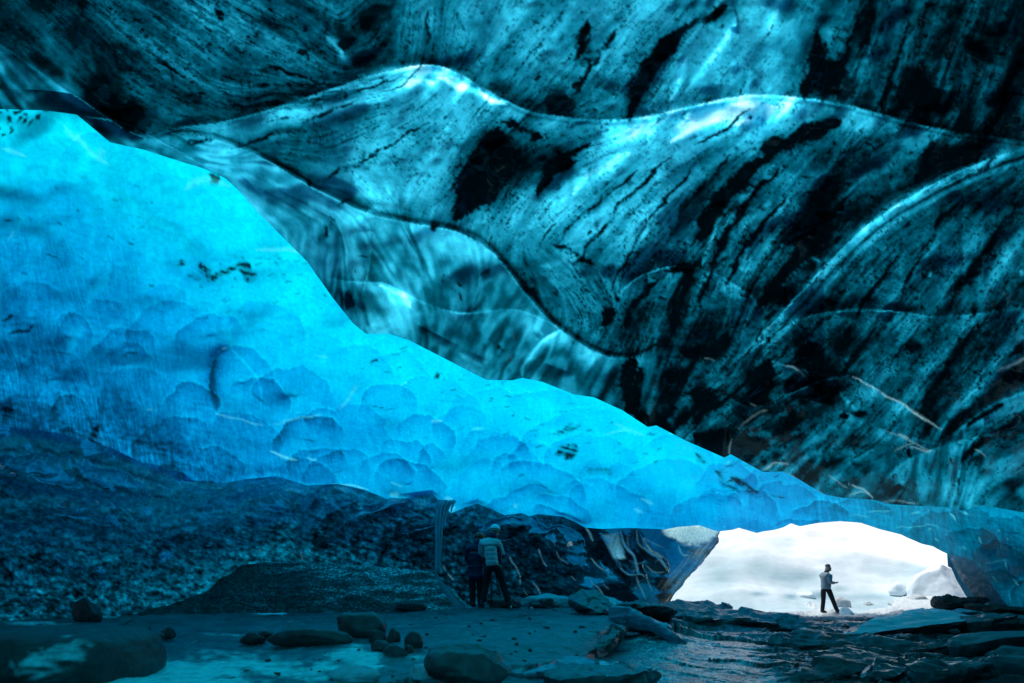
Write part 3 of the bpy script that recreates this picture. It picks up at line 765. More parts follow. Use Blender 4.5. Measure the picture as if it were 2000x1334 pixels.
# upper edge is cyan rather than blue
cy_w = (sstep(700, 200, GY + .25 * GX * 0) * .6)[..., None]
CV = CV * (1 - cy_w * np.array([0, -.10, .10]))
vd = np.zeros(GX.shape)
vb = np.zeros(GX.shape)  # glints painted into the vault colour
for pts, w, a in [([(395, 515), (410, 540), (425, 545)], (9, 5), .9), ([(420, 545), (445, 530), (470, 520)], 5, .8), ([(470, 530), (490, 518)], 11, .7), ([(350, 510), (358, 518)], 5, .8), ([(480, 545), (500, 530)], 6, .5), ([(370, 535), (390, 545)], 4, .4),
                  ([(20, 655), (50, 645), (65, 632)], 2.5, 1.), ([(0, 632), (15, 622), (28, 608)], 3, 1.), ([(270, 690), (240, 698)], 2, .4), ([(1105, 895), (1115, 880), (1125, 870)], 5, .8), ([(1090, 885), (1110, 870)], 4, .6), ([(1080, 850), (1120, 842), (1140, 830)], 3, .4), ([(1145, 920), (1200, 925)], 4, .35), ([(1120, 830), (1080, 848)], 3, .4),
                  ([(410, 345), (430, 350)], 8, .9), ([(0, 800), (25, 805)], 12, .6), ([(175, 850), (200, 870)], 14, .4), ([(740, 700), (725, 712)], 2.5, .6), ([(860, 730), (850, 740)], 3, .6), ([(1430, 930), (1480, 965)], 7, .5), ([(1400, 920), (1440, 960)], 5, .4), ([(1360, 890), (1380, 905)], 4, .5)]:
    stroke(vd, pts, w * 1.25 if not isinstance(w, tuple) else w, a, warp=.9)
vd *= .55 + .9 * sstep(-.4, .6, VS2 + 2 * SPK)
for k in range(60):
    x, y = rng.uniform(-20, 110), rng.uniform(208, 270)
    if y - 205 < 62 - x * .45:
        stroke(vd, [(x, y), (x + 6, y + 4)], rng.uniform(2, 6), rng.uniform(.6, 1.), warp=1.)
for k in range(210):
    x, y = [(rng.uniform(380, 640), rng.uniform(480, 620)), (rng.uniform(700, 1000), rng.uniform(670, 800)), (rng.uniform(980, 1300), rng.uniform(780, 930)), (rng.uniform(0, 300), rng.uniform(350, 560)), (rng.uniform(1380, 1560), rng.uniform(890, 990))][k % 5]
    a = rng.uniform(-.5, .1) if k % 5 != 3 else rng.uniform(-.3, .5)
    l = rng.uniform(2, 13)
    stroke(vd, [(x, y), (x + l * math.cos(a), y + l * math.sin(a))], rng.uniform(1.0, 1.9), rng.uniform(.15, .6), warp=.8, taper=False)
# dirt bands of the left ledge
for pts, w, a in [([(-40, 850), (40, 858), (110, 872), (190, 895), (260, 915), (320, 935)], 11, .8), ([(130, 862), (210, 880), (250, 900)], 8, .6), ([(100, 830), (160, 838), (200, 845)], 14, .35), ([(170, 870), (200, 830)], 7, .5), ([(290, 860), (340, 880)], 12, .4), ([(430, 915), (480, 910)], 10, .3), ([(240, 850), (300, 870), (330, 900)], 9, .4)]:
    stroke(vd, pts, w, a, warp=1.4, mul=.45 + .55 * sstep(-.5, .6, VS2))
for pts, w, a in [([(525, 880), (560, 895), (580, 900)], 3, .8), ([(600, 895), (620, 900)], 3, .6), ([(640, 947), (690, 946), (720, 955)], 2.6, .8), ([(760, 968), (780, 966)], 7, .7), ([(795, 967), (800, 968)], 3, .9), ([(830, 969), (840, 968)], 3, .8), ([(868, 973), (885, 975)], 3.5, .8), ([(760, 940), (785, 950)], 2, .6), ([(845, 823), (865, 822)], 3, .7), ([(925, 838), (945, 835)], 2.4, .5), ([(436, 680), (446, 679)], 3, .7),
                  ([(500, 485), (560, 485), (590, 497)], 5, .6), ([(300, 800), (288, 797)], 2.5, .4), ([(620, 695), (640, 698)], 2.4, .3), ([(420, 810), (470, 820), (520, 833)], 3, .35), ([(530, 830), (600, 815), (625, 810)], 3.5, .3), ([(130, 250), (180, 300), (210, 320)], 7, .35), ([(205, 290), (190, 300)], 12, .25), ([(360, 370), (400, 350), (450, 365)], 10, .3), ([(0, 290), (50, 305)], 5, .4),
                  ([(15, 470), (25, 450)], 2, .3), ([(1005, 990), (1012, 985)], 5, .4), ([(1250, 975), (1275, 985)], 4, .4), ([(1255, 1000), (1240, 995)], 5, .3), ([(1420, 905), (1420, 900)], 5, .4), ([(890, 990), (880, 1002)], 5, .7), ([(1200, 828), (1260, 850)], 5, .2), ([(1180, 850), (1230, 838)], 3, .3), ([(700, 750), (680, 780), (660, 800)], 5, .25),
                  ([(1690, 1000), (1740, 998)], 1.4, .4), ([(1780, 1003), (1800, 1001)], 1.4, .5), ([(1745, 1030), (1810, 1026), (1840, 1030)], 1.4, .4), ([(1860, 986), (1866, 988)], 2.2, .9), ([(1882, 1000), (1890, 1006)], 2.4, 1.), ([(1855, 1003), (1868, 1017)], 1.8, .8), ([(1950, 970), (1964, 978)], 2, .7), ([(1975, 950), (1980, 955)], 2.5, .6), ([(1915, 1045), (1918, 1060)], 2, .7), ([(1945, 1040), (1950, 1035)], 2, .6), ([(1964, 1048), (1968, 1056)], 1.6, .6), ([(1820, 1033), (1815, 1036)], 2, .7),
                  ([(1826, 1052), (1832, 1058)], 2, .6), ([(1880, 1066), (1888, 1072)], 2, .4), ([(1965, 1098), (1968, 1112)], 1.6, .5), ([(1850, 1090), (1900, 1100)], 1.6, .3), ([(1975, 1130), (1990, 1145)], 1.6, .5), ([(1925, 1100), (1970, 1095)], 1.6, .3), ([(1700, 1010), (1660, 1005)], 1.6, .4), ([(1935, 1125), (1945, 1140)], 1.6, .4)]:
    stroke(vb, pts, max(1.1, w * .62) if not isinstance(w, tuple) else w, a * .5, warp=.5)
vd = np.clip(vd, 0, 1)[..., None]
vb = np.clip(vb, 0, 1)[..., None]
CV = CV * (1 - np.clip(vd * 1.4, 0, 1) * .95)
CV = CV * (1 - vb) + np.array([.12, .85, 1.0]) * vb
CV = CV * np.array([1., 1.13, 1.0])
cvx = np.concatenate([np.linspace(-700, -104, 14), np.arange(-100, 2104, 2.4), np.linspace(2110, 2800, 16)])
nr = 300
vtop = VTOP(cvx)
vbot = interp(LIP, cvx)
t = np.linspace(0, 1, nr)[:, None]
PY = vtop[None] + (vbot - vtop)[None] * t
PX = np.repeat(cvx[None], nr, 0)
DV = tps(VD, PX, PY)
vrel = SCW * .008 * dome + .03 * fbm(GX / 130, GY / 100, 231, 2)
vfade = np.clip(np.minimum((PY - vtop[None]) / 30, (vbot[None] - PY) / 12 + .25), 0, 1)
DV = DV * np.exp(sample(vrel, PX, PY) * vfade)
XYZ = np.stack([(PX - CX) / F * DV, DV, (HZ - PY) / F * DV], -1)
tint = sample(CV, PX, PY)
# the lip is rounded; its unseen back is drawn out to shade the wall
lastD, lx, lz = DV[-1], XYZ[-1, :, 0], XYZ[-1, :, 2]
for dy, dz, f in ((.15, .07, 1.), (.5, .22, .9), (1.2, .5, .8)):
    w = np.where(cvx < 1850, 1.0, .0)
    nrw = np.stack([lx * (1 + dy / lastD), lastD + dy, lz + dz * w - .3 * dy * (1 - w)], -1)
    XYZ = np.concatenate([XYZ, nrw[None]], 0)
    tint = np.concatenate([tint, tint[-1:] * f], 0)
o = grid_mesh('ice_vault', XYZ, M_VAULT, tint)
tag(o, 'glowing blue scalloped ice vault', kind='structure')

# ================================================================ 3. dark lower wall and the glassy pillar at its end
WTOP = lambda x: interp(LIP, x) - np.interp(x, [-700, 300, 450, 700, 870, 1410, 1500], [22, 20, 14, 14, 16, 14, 14])
WD = [(-700, 800, 5.8), (-700, 1210, 6.0), (0, 850, 7.0), (0, 1000, 7.2), (0, 1210, 7.6), (300, 930, 9.1), (300, 1060, 9.4), (300, 1190, 9.6), (600, 940, 11.6), (600, 1060, 11.9), (600, 1190, 12.2), (760, 975, 12.3), (870, 990, 13.0), (870, 1180, 12.9), (1000, 1000, 13.4), (1100, 1010, 13.7), (1100, 1170, 13.4),
      (1250, 1035, 15.0), (1200, 1100, 14.4), (1250, 1180, 14.3), (1330, 1040, 16.2), (1400, 1040, 17.3), (1370, 1100, 16.3), (1320, 1170, 15.2), (1300, 1230, 15.0)]
# tone 0 black .. 1 bright blue
WT = coarse(mixed, [(0, 860, .70), (120, 890, .68), (250, 925, .72), (350, 950, .76), (450, 950, .76), (560, 945, .74), (650, 955, .66), (0, 900, .58), (120, 920, .55), (0, 960, .50), (200, 960, .56), (350, 960, .62), (450, 960, .60), (100, 1040, .44), (250, 1030, .50), (400, 1010, .50), (60, 1120, .34), (200, 1120, .38), (330, 1100, .40), (100, 1190, .28), (250, 1180, .33), (560, 960, .60), (650, 960, .52), (550, 1030, .42),
          (480, 1080, .38), (620, 1060, .34), (700, 990, .44), (760, 1000, .46), (700, 1070, .28), (800, 1010, .40), (830, 1070, .22), (850, 990, .44), (880, 1050, .26), (920, 1010, .34), (960, 1000, .40), (1050, 1020, .34), (1000, 1060, .22), (1100, 1050, .18), (1050, 1120, .16), (900, 1110, .18), (950, 1160, .16),
          (1150, 1060, .10), (1130, 1140, .12), (1180, 1160, .10), (1250, 1170, .12), (1300, 1100, .14), (1350, 1100, .20), (1280, 1060, .13)], 3.6)
crys = fbm(GX / 9, GY / 7, 301, 4, .6)
crys2 = fbm((GX + GY * .35) / 22, (GY - GX * .25) / 12, 305, 4)
WS = lic(rng.standard_normal(GX.shape), np.full(GX.shape, .35) + 1.2 * fbm(GX / 70, GY / 60, 307, 3), 6)
WS /= WS.std()
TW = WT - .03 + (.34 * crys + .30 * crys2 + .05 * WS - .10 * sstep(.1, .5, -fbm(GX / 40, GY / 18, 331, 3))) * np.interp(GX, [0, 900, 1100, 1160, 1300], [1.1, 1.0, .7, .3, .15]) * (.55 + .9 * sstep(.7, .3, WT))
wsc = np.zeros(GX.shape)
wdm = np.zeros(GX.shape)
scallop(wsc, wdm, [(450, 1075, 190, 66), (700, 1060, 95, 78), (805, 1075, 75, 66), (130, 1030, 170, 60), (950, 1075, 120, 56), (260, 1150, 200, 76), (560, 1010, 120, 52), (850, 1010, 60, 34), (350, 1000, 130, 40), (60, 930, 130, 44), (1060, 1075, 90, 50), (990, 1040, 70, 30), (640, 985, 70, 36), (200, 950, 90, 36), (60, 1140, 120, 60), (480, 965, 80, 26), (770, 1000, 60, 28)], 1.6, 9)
TW -= wsc * .75 * sstep(1150, 1080, GX)  # scallop shading painted into the wall tone
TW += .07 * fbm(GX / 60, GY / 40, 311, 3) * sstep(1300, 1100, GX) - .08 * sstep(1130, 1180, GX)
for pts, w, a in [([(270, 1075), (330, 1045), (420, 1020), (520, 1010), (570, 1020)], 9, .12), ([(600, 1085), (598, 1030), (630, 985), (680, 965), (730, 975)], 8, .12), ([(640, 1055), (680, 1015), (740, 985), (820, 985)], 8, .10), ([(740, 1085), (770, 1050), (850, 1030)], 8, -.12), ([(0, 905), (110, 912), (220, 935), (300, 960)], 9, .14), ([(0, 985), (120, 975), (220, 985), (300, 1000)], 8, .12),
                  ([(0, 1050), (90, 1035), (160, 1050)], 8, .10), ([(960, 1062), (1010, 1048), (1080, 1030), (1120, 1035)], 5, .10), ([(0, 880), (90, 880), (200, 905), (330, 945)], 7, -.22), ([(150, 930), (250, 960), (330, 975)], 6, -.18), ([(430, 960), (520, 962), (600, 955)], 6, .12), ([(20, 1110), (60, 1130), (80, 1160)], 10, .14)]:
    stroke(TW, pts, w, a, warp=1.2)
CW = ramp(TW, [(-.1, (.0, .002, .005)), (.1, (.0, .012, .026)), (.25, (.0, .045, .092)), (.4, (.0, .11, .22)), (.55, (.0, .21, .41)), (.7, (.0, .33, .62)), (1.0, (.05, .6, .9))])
wrel = np.zeros(GX.shape)
# glassy scallops of the pillar: white reflections and wall glints painted as tint
pw = np.zeros(GX.shape)
patch = [(1171, 1043), (1208, 1037), (1216, 1060), (1226, 1092), (1212, 1094), (1198, 1093), (1185, 1070)]
d, tt, sd = poly_dist(patch + patch[:1], GX + WARPX * .15, GY + WARPY * .15)
inside = np.zeros(GX.shape, bool)
for i in range(len(patch)):
    (ax, ay), (bx, by) = patch[i], patch[(i + 1) % len(patch)]
    c = ((ay > GY) != (by > GY)) & (GX < (bx - ax) * (GY - ay) / (by - ay + 1e-9) + ax)
    inside ^= c
pw += inside * sstep(0, 6, d) * (.45 + .55 * sstep(1050, 1085, GY)) * 1.0
for pts, w, a in [([(1208, 1034), (1222, 1067), (1240, 1089), (1244, 1113), (1258, 1125)], 4, .75), ([(1242, 1034), (1246, 1059), (1263, 1075), (1287, 1091), (1303, 1117)], 3, .6), ([(1226, 1038), (1228, 1067), (1242, 1089)], 2.2, .5), ([(1210, 1093), (1216, 1113), (1228, 1121), (1240, 1121), (1258, 1119)], 2.4, .7),
                  ([(1240, 1119), (1246, 1138), (1256, 1154), (1262, 1172)], 2.2, .6), ([(1260, 1101), (1275, 1117), (1285, 1119), (1303, 1117)], 2, .5), ([(1279, 1099), (1289, 1093), (1297, 1103), (1303, 1117)], 2, .5), ([(1262, 1122), (1268, 1140), (1275, 1157)], 2, .4), ([(1230, 1096), (1245, 1100), (1262, 1096)], 2, .45),
                  ([(1325, 1065), (1332, 1082), (1345, 1084)], 2.5, .5), ([(1350, 1050), (1362, 1065), (1370, 1050)], 3, .45), ([(1335, 1092), (1325, 1110), (1305, 1125)], 2, .35), ([(1400, 1042), (1370, 1085), (1330, 1130), (1300, 1165)], 5, .2), ([(1392, 1038), (1355, 1085), (1320, 1120), (1295, 1150)], 3, .22), ([(1385, 1055), (1350, 1110), (1315, 1155)], 2, .25), ([(1255, 1050), (1270, 1058), (1300, 1070)], 2.2, .35),
                  ([(1153, 1089), (1175, 1111), (1188, 1115)], 1.9, .8), ([(1153, 1128), (1160, 1140), (1168, 1146), (1180, 1166)], 2.2, .75), ([(1089, 1077), (1094, 1089), (1110, 1101)], 1.4, .6), ([(1052, 1073), (1056, 1085), (1068, 1107)], 1.2, .5), ([(1178, 1138), (1190, 1152)], 2, .4), ([(1114, 1124), (1124, 1134)], 1.3, .5), ([(1145, 1030), (1150, 1040), (1158, 1057)], 3, .8), ([(1186, 1104), (1188, 1124)], 1.2, .4),
                  ([(995, 1082), (999, 1096), (1008, 1109), (1017, 1126)], 1.7, .9), ([(1040, 1137), (1049, 1146), (1056, 1159)], 1.8, .85), ([(1017, 1130), (1015, 1142)], 1.3, .5), ([(1053, 1073), (1056, 1084)], 1.4, .5), ([(1061, 1097), (1068, 1107)], 1.4, .6), ([(875, 1122), (885, 1132)], 1.5, .6), ([(866, 1104), (870, 1116)], 1.2, .4), ([(1023, 1152), (1031, 1161)], 1.3, .5), ([(1081, 1035), (1083, 1060), (1087, 1066)], 1.4, .4),
                  ([(590, 1075), (592, 1095)], 2, .3), ([(507, 1072), (509, 1082)], 1, .4), ([(505, 985), (525, 992)], 2, .35), ([(150, 1010), (120, 990)], 3, .0), ([(1245, 1150), (1240, 1145)], 4, .3)]:
    stroke(pw, pts, max(.85, w * .5), a * .85, warp=.3)
stroke(wrel, [(1208, 1034), (1222, 1067), (1240, 1089), (1244, 1113), (1258, 1125)], 8, -.02)
stroke(wrel, [(1242, 1034), (1263, 1075), (1287, 1091), (1303, 1117)], 8, -.02)
stroke(wrel, [(1171, 1046), (1198, 1092), (1228, 1121), (1258, 1119)], 8, -.015)
pw = np.clip(pw, 0, 1)[..., None]
CW = CW * (1 - pw) + np.array([.24, .60, .84]) * pw
# grey daylight painted on the outer edge of the pillar
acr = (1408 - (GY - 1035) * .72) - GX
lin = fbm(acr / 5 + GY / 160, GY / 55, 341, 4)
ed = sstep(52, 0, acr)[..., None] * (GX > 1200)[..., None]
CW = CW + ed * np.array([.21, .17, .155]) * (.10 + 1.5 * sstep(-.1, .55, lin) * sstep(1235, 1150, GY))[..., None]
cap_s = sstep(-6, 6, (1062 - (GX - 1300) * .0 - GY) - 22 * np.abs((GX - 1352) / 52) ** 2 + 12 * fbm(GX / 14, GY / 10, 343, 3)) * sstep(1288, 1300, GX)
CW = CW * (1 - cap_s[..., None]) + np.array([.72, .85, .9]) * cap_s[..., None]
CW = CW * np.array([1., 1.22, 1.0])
wrel += -.03 * wdm + .02 * fbm(GX / 90, GY / 70, 321, 2) + .0015 * crys2
for pts, w, a in [([(300, 1060), (380, 1030), (480, 1010), (560, 1000)], 14, -.02), ([(590, 1090), (595, 1020), (620, 960)], 10, -.02), ([(0, 1020), (120, 1010), (220, 1030)], 14, -.02), ([(640, 1060), (700, 1010), (800, 980)], 12, -.02), ([(740, 1090), (770, 1050), (850, 1030)], 12, -.02), ([(960, 1060), (1010, 1050), (1090, 1030)], 8, -.012), ([(0, 930), (120, 950), (230, 960)], 12, -.02)]:
    stroke(wrel, pts, w, a)
RIGHT = [(900, 1430), (1035, 1410), (1060, 1400), (1080, 1386), (1130, 1345), (1170, 1312), (1195, 1298), (1240, 1285)]
sx = np.concatenate([np.linspace(-700, -104, 14), np.arange(-100, 1432, 2.4)])
nr = 150
tw = np.linspace(0, 1, nr)[:, None]
PX = np.repeat(sx[None], nr, 0)
PY = WTOP(PX) + (1235 - WTOP(PX)) * tw
PX = np.minimum(PX, interp(RIGHT, PY) + 7 * fbm(PY / 22, PY * 0 + 3.3, 345, 4))
DW = tps(WD, PX, PY) * np.exp(sample(wrel, PX, PY))
XYZ = np.stack([(PX - CX) / F * DW, DW, (HZ - PY) / F * DW], -1)
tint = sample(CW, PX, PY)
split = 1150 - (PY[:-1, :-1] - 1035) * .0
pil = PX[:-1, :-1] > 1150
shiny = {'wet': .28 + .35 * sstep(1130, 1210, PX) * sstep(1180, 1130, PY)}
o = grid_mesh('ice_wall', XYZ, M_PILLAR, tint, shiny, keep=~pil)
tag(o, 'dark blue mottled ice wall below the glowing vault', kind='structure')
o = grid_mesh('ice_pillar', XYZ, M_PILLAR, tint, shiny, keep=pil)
tag(o, 'glassy dark ice pillar with white reflecting hollows beside the cave mouth', 'ice pillar')

# ================================================================ 4. ground
ZF = [(0, 1210, -.55), (0, 1334, -.60), (400, 1300, -.60), (400, 1200, -.56), (700, 1250, -.56), (950, 1188, -.52), (900, 1260, -.56), (1080, 1200, -.54), (1180, 1215, -.58), (1000, 1320, -.70), (1250, 1270, -.86), (1250, 1230, -.80), (1400, 1300, -.92), (1400, 1230, -.92), (1200, 1334, -.92), (1500, 1334, -.98), (1500, 1200, -1.05),
      (1620, 1200, -1.10), (1620, 1250, -1.0), (1800, 1230, -1.0), (1800, 1320, -.95), (2000, 1220, -1.0), (2000, 1300, -.85), (1330, 1195, -.80), (1150, 1185, -.6), (0, 1700, -.65), (1000, 1700, -.8), (2000, 1700, -.9)]
SHELF = smooth_line([(700, 1345), (800, 1325), (940, 1306), (1010, 1298), (1060, 1296), (1110, 1288), (1150, 1278), (1175, 1262), (1196, 1244), (1206, 1228), (1215, 1210), (1240, 1190), (1300, 1160)])
gxs = np.concatenate([np.linspace(-1400, -110, 30), np.arange(-100, 2104, 2.6), np.linspace(2120, 3300, 30)])
tops = interp([(-1400, 1196), (0, 1196), (900, 1178), (1250, 1182), (1330, 1186), (1500, 1186), (3300, 1190)], gxs)
rows_py = []
u = np.linspace(0, 1, 300)[:, None]
PY = tops[None] + (1360 - tops)[None] * u
ext = np.array([1390, 1430, 1490, 1570, 1700, 1900, 2300])[:, None] * np.ones((1, len(gxs)))
PY = np.concatenate([PY, ext], 0)
PX = np.repeat(gxs[None], PY.shape[0], 0)
d, tt, sd = poly_dist(SHELF, PX, PY)
sg = d * sd      # positive: lower-right side of the shelf edge
Z = idw(ZF, PX, PY, 3.0, 2.2)
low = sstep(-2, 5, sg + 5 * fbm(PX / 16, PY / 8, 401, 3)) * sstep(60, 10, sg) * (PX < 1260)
Y = Z / ((HZ - PY) / F)
XX = (PX - CX) / F * Y
rgt = sstep(1180, 1300, PX) * sstep(1150, 1200, PY)
# broken, tilted plates of ice and silt on the right; smooth frozen stream on the left
n_a = fbm(XX / 1.1 + Y * .25, Y / .45 - XX * .28, 411, 5)
ter = np.floor(n_a * 7 + .5) / 7 * .6 + n_a * .4
pc = np.stack([rng.uniform(1.0, 14, 420), rng.uniform(3.0, 19, 420)], 1)
ph = rng.uniform(-.5, .5, 420); pt = rng.uniform(-1, 1, (420, 2))
qx, qy = XX + .35 * fbm(XX / .9, Y / .9, 461, 4), Y + .25 * fbm(XX / .9, Y / .9, 463, 4)
best = np.full(PX.shape, 1e9); plate = np.zeros(PX.shape)
for (a, b), h_, (u_, v_) in zip(pc, ph, pt):
    ca, sa = .94, .34 * (1 if a < b * .62 else -1)
    ex, ey = (qx - a) * ca - (qy - b) * sa, (qx - a) * sa + (qy - b) * ca
    d2 = (ex / 1.5) ** 2 + (ey / .55) ** 2
    m = d2 < best
    best = np.where(m, d2, best)
    plate = np.where(m, .17 * h_ + .10 * u_ * ex + .16 * v_ * ey, plate)
ter = plate * 4 * np.clip(Y / 9, .5, 1.2) + .35 * fbm(XX / .5, Y / .2, 465, 4)
bumps = (.034 * fbm(XX / .5, Y / .3, 415, 5) + .012 * fbm(XX / .12, Y / .1, 416, 3)) * (1 - rgt) + rgt * (.19 * ter + .03 * fbm(XX / .22, Y / .12, 417, 4))
sheet = sstep(1210, 1260, PX) * sstep(1560, 1480, PX + (1334 - PY) * .6) * sstep(1225, 1262, PY)    # smooth wet plate
bumps = bumps * (1 - .7 * sheet) + sheet * (.012 * fbm(XX / .5, Y / .7, 419, 3) + .004 * fbm(XX / .06, Y / .08, 420, 3))
Z2 = Z + bumps - .07 * low
XYZ = np.stack([XX, Y, Z2], -1)
# tone
base = np.stack([np.interp(PX, [0, 900, 1250, 1500, 2000], [.01, .015, .05, .10, .06]), np.interp(PX, [0, 900, 1250, 1500, 2000], [.125, .15, .13, .115, .075]), np.interp(PX, [0, 900, 1250, 1500, 2000], [.142, .17, .146, .12, .08])], -1)
tone = 1 + .55 * fbm(PX / 120, PY / 14, 421, 4) + .45 * fbm(PX / 45, PY / 5, 423, 4) + .35 * fbm(PX / 9, PY / 3, 424, 3)
foam = np.zeros(PX.shape)
for a, b, rx, ry, v in [(330, 1310, 190, 26, 1.1), (250, 1325, 120, 20, 1), (480, 1295, 150, 18, .8), (560, 1310, 110, 14, .8), (430, 1270, 160, 9, .45), (690, 1285, 62, 20, 1.25), (650, 1300, 50, 12, .9), (730, 1303, 36, 9, .8), (830, 1315, 30, 22, .9), (530, 1198, 45, 5, .7), (60, 1217, 90, 6, .6), (110, 1225, 60, 5, .6), (840, 1285, 60, 10, .45), (960, 1288, 80, 9, .4), (220, 1205, 25, 3, .6), (700, 1262, 70, 6, .45), (1000, 1300, 50, 5, .35), (900, 1240, 120, 5, .34), (1080, 1270, 90, 5, .36), (420, 1240, 120, 5, .36), (860, 1300, 60, 8, .6), (600, 1325, 80, 10, .7), (150, 1230, 60, 4, .4), (350, 1334, 200, 14, .9)]:
    foam = np.maximum(foam, v * np.exp(-(((PX - a) / rx) ** 2 + ((PY - b) / ry) ** 2) * 1.2))
fo = foam + .45 * fbm(PX / 60, PY / 12, 431, 4) + .3 * fbm(PX / 18, PY / 6, 433, 4) * .8
fo = sstep(.25, .75, fo) * sstep(.12, .3, foam)
hol = np.exp(-(((PX - 665) / 26) ** 2 + ((PY - 1294) / 8) ** 2) * 1.5)
fo = fo * (1 - .8 * hol)
snowy = sstep(1480, 1560, PX) * sstep(1216, 1190, PY + 10 * fbm(PX / 60, PY / 9, 441, 3)) * sstep(2000, 1860, PX)
snowy = np.maximum(snowy, sstep(1330, 1400, PX) * sstep(1195, 1184, PY + 5 * fbm(PX / 40, PY / 6, 443, 3)))
rocky = rgt * sstep(-.1, .5, n_a)
tintc = base * np.clip(.9 + (tone - 1) * 1.6, .2, 2.4)[..., None]
tintc = tintc * (1 - .55 * (rgt * sstep(.1, -.35, n_a) * (1 - sheet))[..., None])
tintc = tintc * (1 - .8 * low[..., None])  # shade of the shelf crack painted into the tint
fo3 = fo[..., None]
tintc = tintc * (1 - fo3) + np.array([.12, .97, .98]) * fo3
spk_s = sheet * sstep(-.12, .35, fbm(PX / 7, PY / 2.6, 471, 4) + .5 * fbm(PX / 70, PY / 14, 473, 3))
tintc = tintc + spk_s[..., None] * np.array([.60, .74, .74])  # sheen of the wet plate painted as pale speckle
sn3 = (snowy * .9)[..., None]
tintc = tintc * (1 - sn3) + np.array([.66, .73, .75]) * sn3
wet = .33 - .17 * sheet * sstep(-.3, .3, fbm(PX / 30, PY / 6, 451, 3)) + .45 * fo + .3 * snowy + .12 * fbm(PX / 40, PY / 8, 453, 3) - .06 * rgt
M_GROUND = ground_mat('wet_icy_ground', .35, .6, .55, 16, .35, True, rough_attr=True, bdist=.03, stretch=(1, .55, 1))
o = grid_mesh('ground', XYZ, M_GROUND, tintc, {'wet': np.clip(wet, .14, .95)}, flip=True)
tag(o, 'frozen stream bed and broken dark ice covering the cave floor', kind='structure')

# ================================================================ 5. snow slope outside
ny, nx = 240, 320
yy = 17.5 + (np.linspace(0, 1, ny) ** 1.6 * 70)[:, None] * np.ones((1, nx))
uu = np.linspace(-.1, 1.75, nx)[None] * np.ones((ny, 1))
xx = uu * yy
prof = np.interp(yy, [17.5, 19, 20.5, 22, 25, 30, 38, 50, 90], [-1.22, -1.1, -.98, -.72, .35, 2.4, 5.8, 10.5, 22])
# the drift on the left comes closer; a low hollow in the middle
prof += .55 * np.exp(-((uu - .42) / .12) ** 2) * sstep(19, 22, yy) + .5 * np.exp(-((uu - .9) / .12) ** 2) * sstep(20, 24, yy)
prof += .7 * fbm(xx / 7, yy / 5, 501, 4) * sstep(19.5, 25, yy) + .12 * fbm(xx / 1.3, yy / 1.1, 503, 4) + .03 * fbm(xx / .3, yy / .3, 505, 3)
M_SNOW = ground_mat('snow', .85, .2, .3, 4, .05, False, (.78, .88, .91), bdist=.08)
M_SNOWT = ground_mat('snow_field', .85, .2, .35, 4, .05, True, bdist=.08)
spx, spy = CX + F * xx / yy, HZ - F * prof / yy
st_ = .72 + .20 * sstep(1150, 1030, spy + .22 * (spx - 1650) * -1) + .10 * fbm(xx / 3, yy / 6, 507, 4) - .10 * sstep(1150, 1185, spy)  # slope shading painted into the snow tint, with the hollows and ridge below
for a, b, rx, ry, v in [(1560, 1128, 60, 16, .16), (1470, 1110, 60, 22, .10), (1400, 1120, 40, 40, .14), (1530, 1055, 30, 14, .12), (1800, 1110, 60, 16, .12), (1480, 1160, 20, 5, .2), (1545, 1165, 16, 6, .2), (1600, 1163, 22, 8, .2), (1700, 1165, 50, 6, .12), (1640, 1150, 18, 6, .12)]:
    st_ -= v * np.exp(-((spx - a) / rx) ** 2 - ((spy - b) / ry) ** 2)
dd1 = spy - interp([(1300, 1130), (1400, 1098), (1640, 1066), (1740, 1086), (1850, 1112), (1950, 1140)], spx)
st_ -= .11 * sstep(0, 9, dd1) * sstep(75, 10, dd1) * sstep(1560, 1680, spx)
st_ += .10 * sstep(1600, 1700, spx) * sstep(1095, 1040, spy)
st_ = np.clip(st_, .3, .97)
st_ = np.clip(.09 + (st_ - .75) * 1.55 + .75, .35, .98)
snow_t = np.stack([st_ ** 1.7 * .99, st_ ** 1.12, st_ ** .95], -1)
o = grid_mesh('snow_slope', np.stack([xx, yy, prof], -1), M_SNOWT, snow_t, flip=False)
tag(o, 'bright snow slope outside the cave mouth', kind='structure')

# ================================================================ 6. gravel bank, icicle column and its mound
def voronoi_gravel(name):
    m, nt, out = new_mat(name)
    L = nt.links.new
    tc = N(nt, 'ShaderNodeTexCoord')
    at = N(nt, 'ShaderNodeAttribute', attribute_name='tint')
    vo = N(nt, 'ShaderNodeTexVoronoi'); vo.inputs['Scale'].default_value = 26
    L(tc.outputs['Object'], vo.inputs['Vector'])
    sp = N(nt, 'ShaderNodeSeparateColor'); L(vo.outputs['Color'], sp.inputs[0])
    mr = N(nt, 'ShaderNodeMapRange'); mr.inputs['To Min'].default_value = .25; mr.inputs['To Max'].default_value = 2.1
    pwn = N(nt, 'ShaderNodeMath', operation='POWER'); pwn.inputs[1].default_value = 2.0
    L(sp.outputs[0], pwn.inputs[0]); L(pwn.outputs[0], mr.inputs['Value'])
    mul = N(nt, 'ShaderNodeVectorMath', operation='SCALE'); L(at.outputs['Color'], mul.inputs[0]); L(mr.outputs[0], mul.inputs['Scale'])
    bp = N(nt, 'ShaderNodeBump'); bp.invert = True; bp.inputs['Strength'].default_value = .9; bp.inputs['Distance'].default_value = .03
    L(vo.outputs['Distance'], bp.inputs['Height'])
    b = N(nt, 'ShaderNodeBsdfPrincipled'); L(mul.outputs[0], b.inputs['Base Color']); L(bp.outputs[0], b.inputs['Normal'])
    b.inputs['Roughness'].default_value = .6
    L(b.outputs[0], out.inputs['Surface'])
    return m


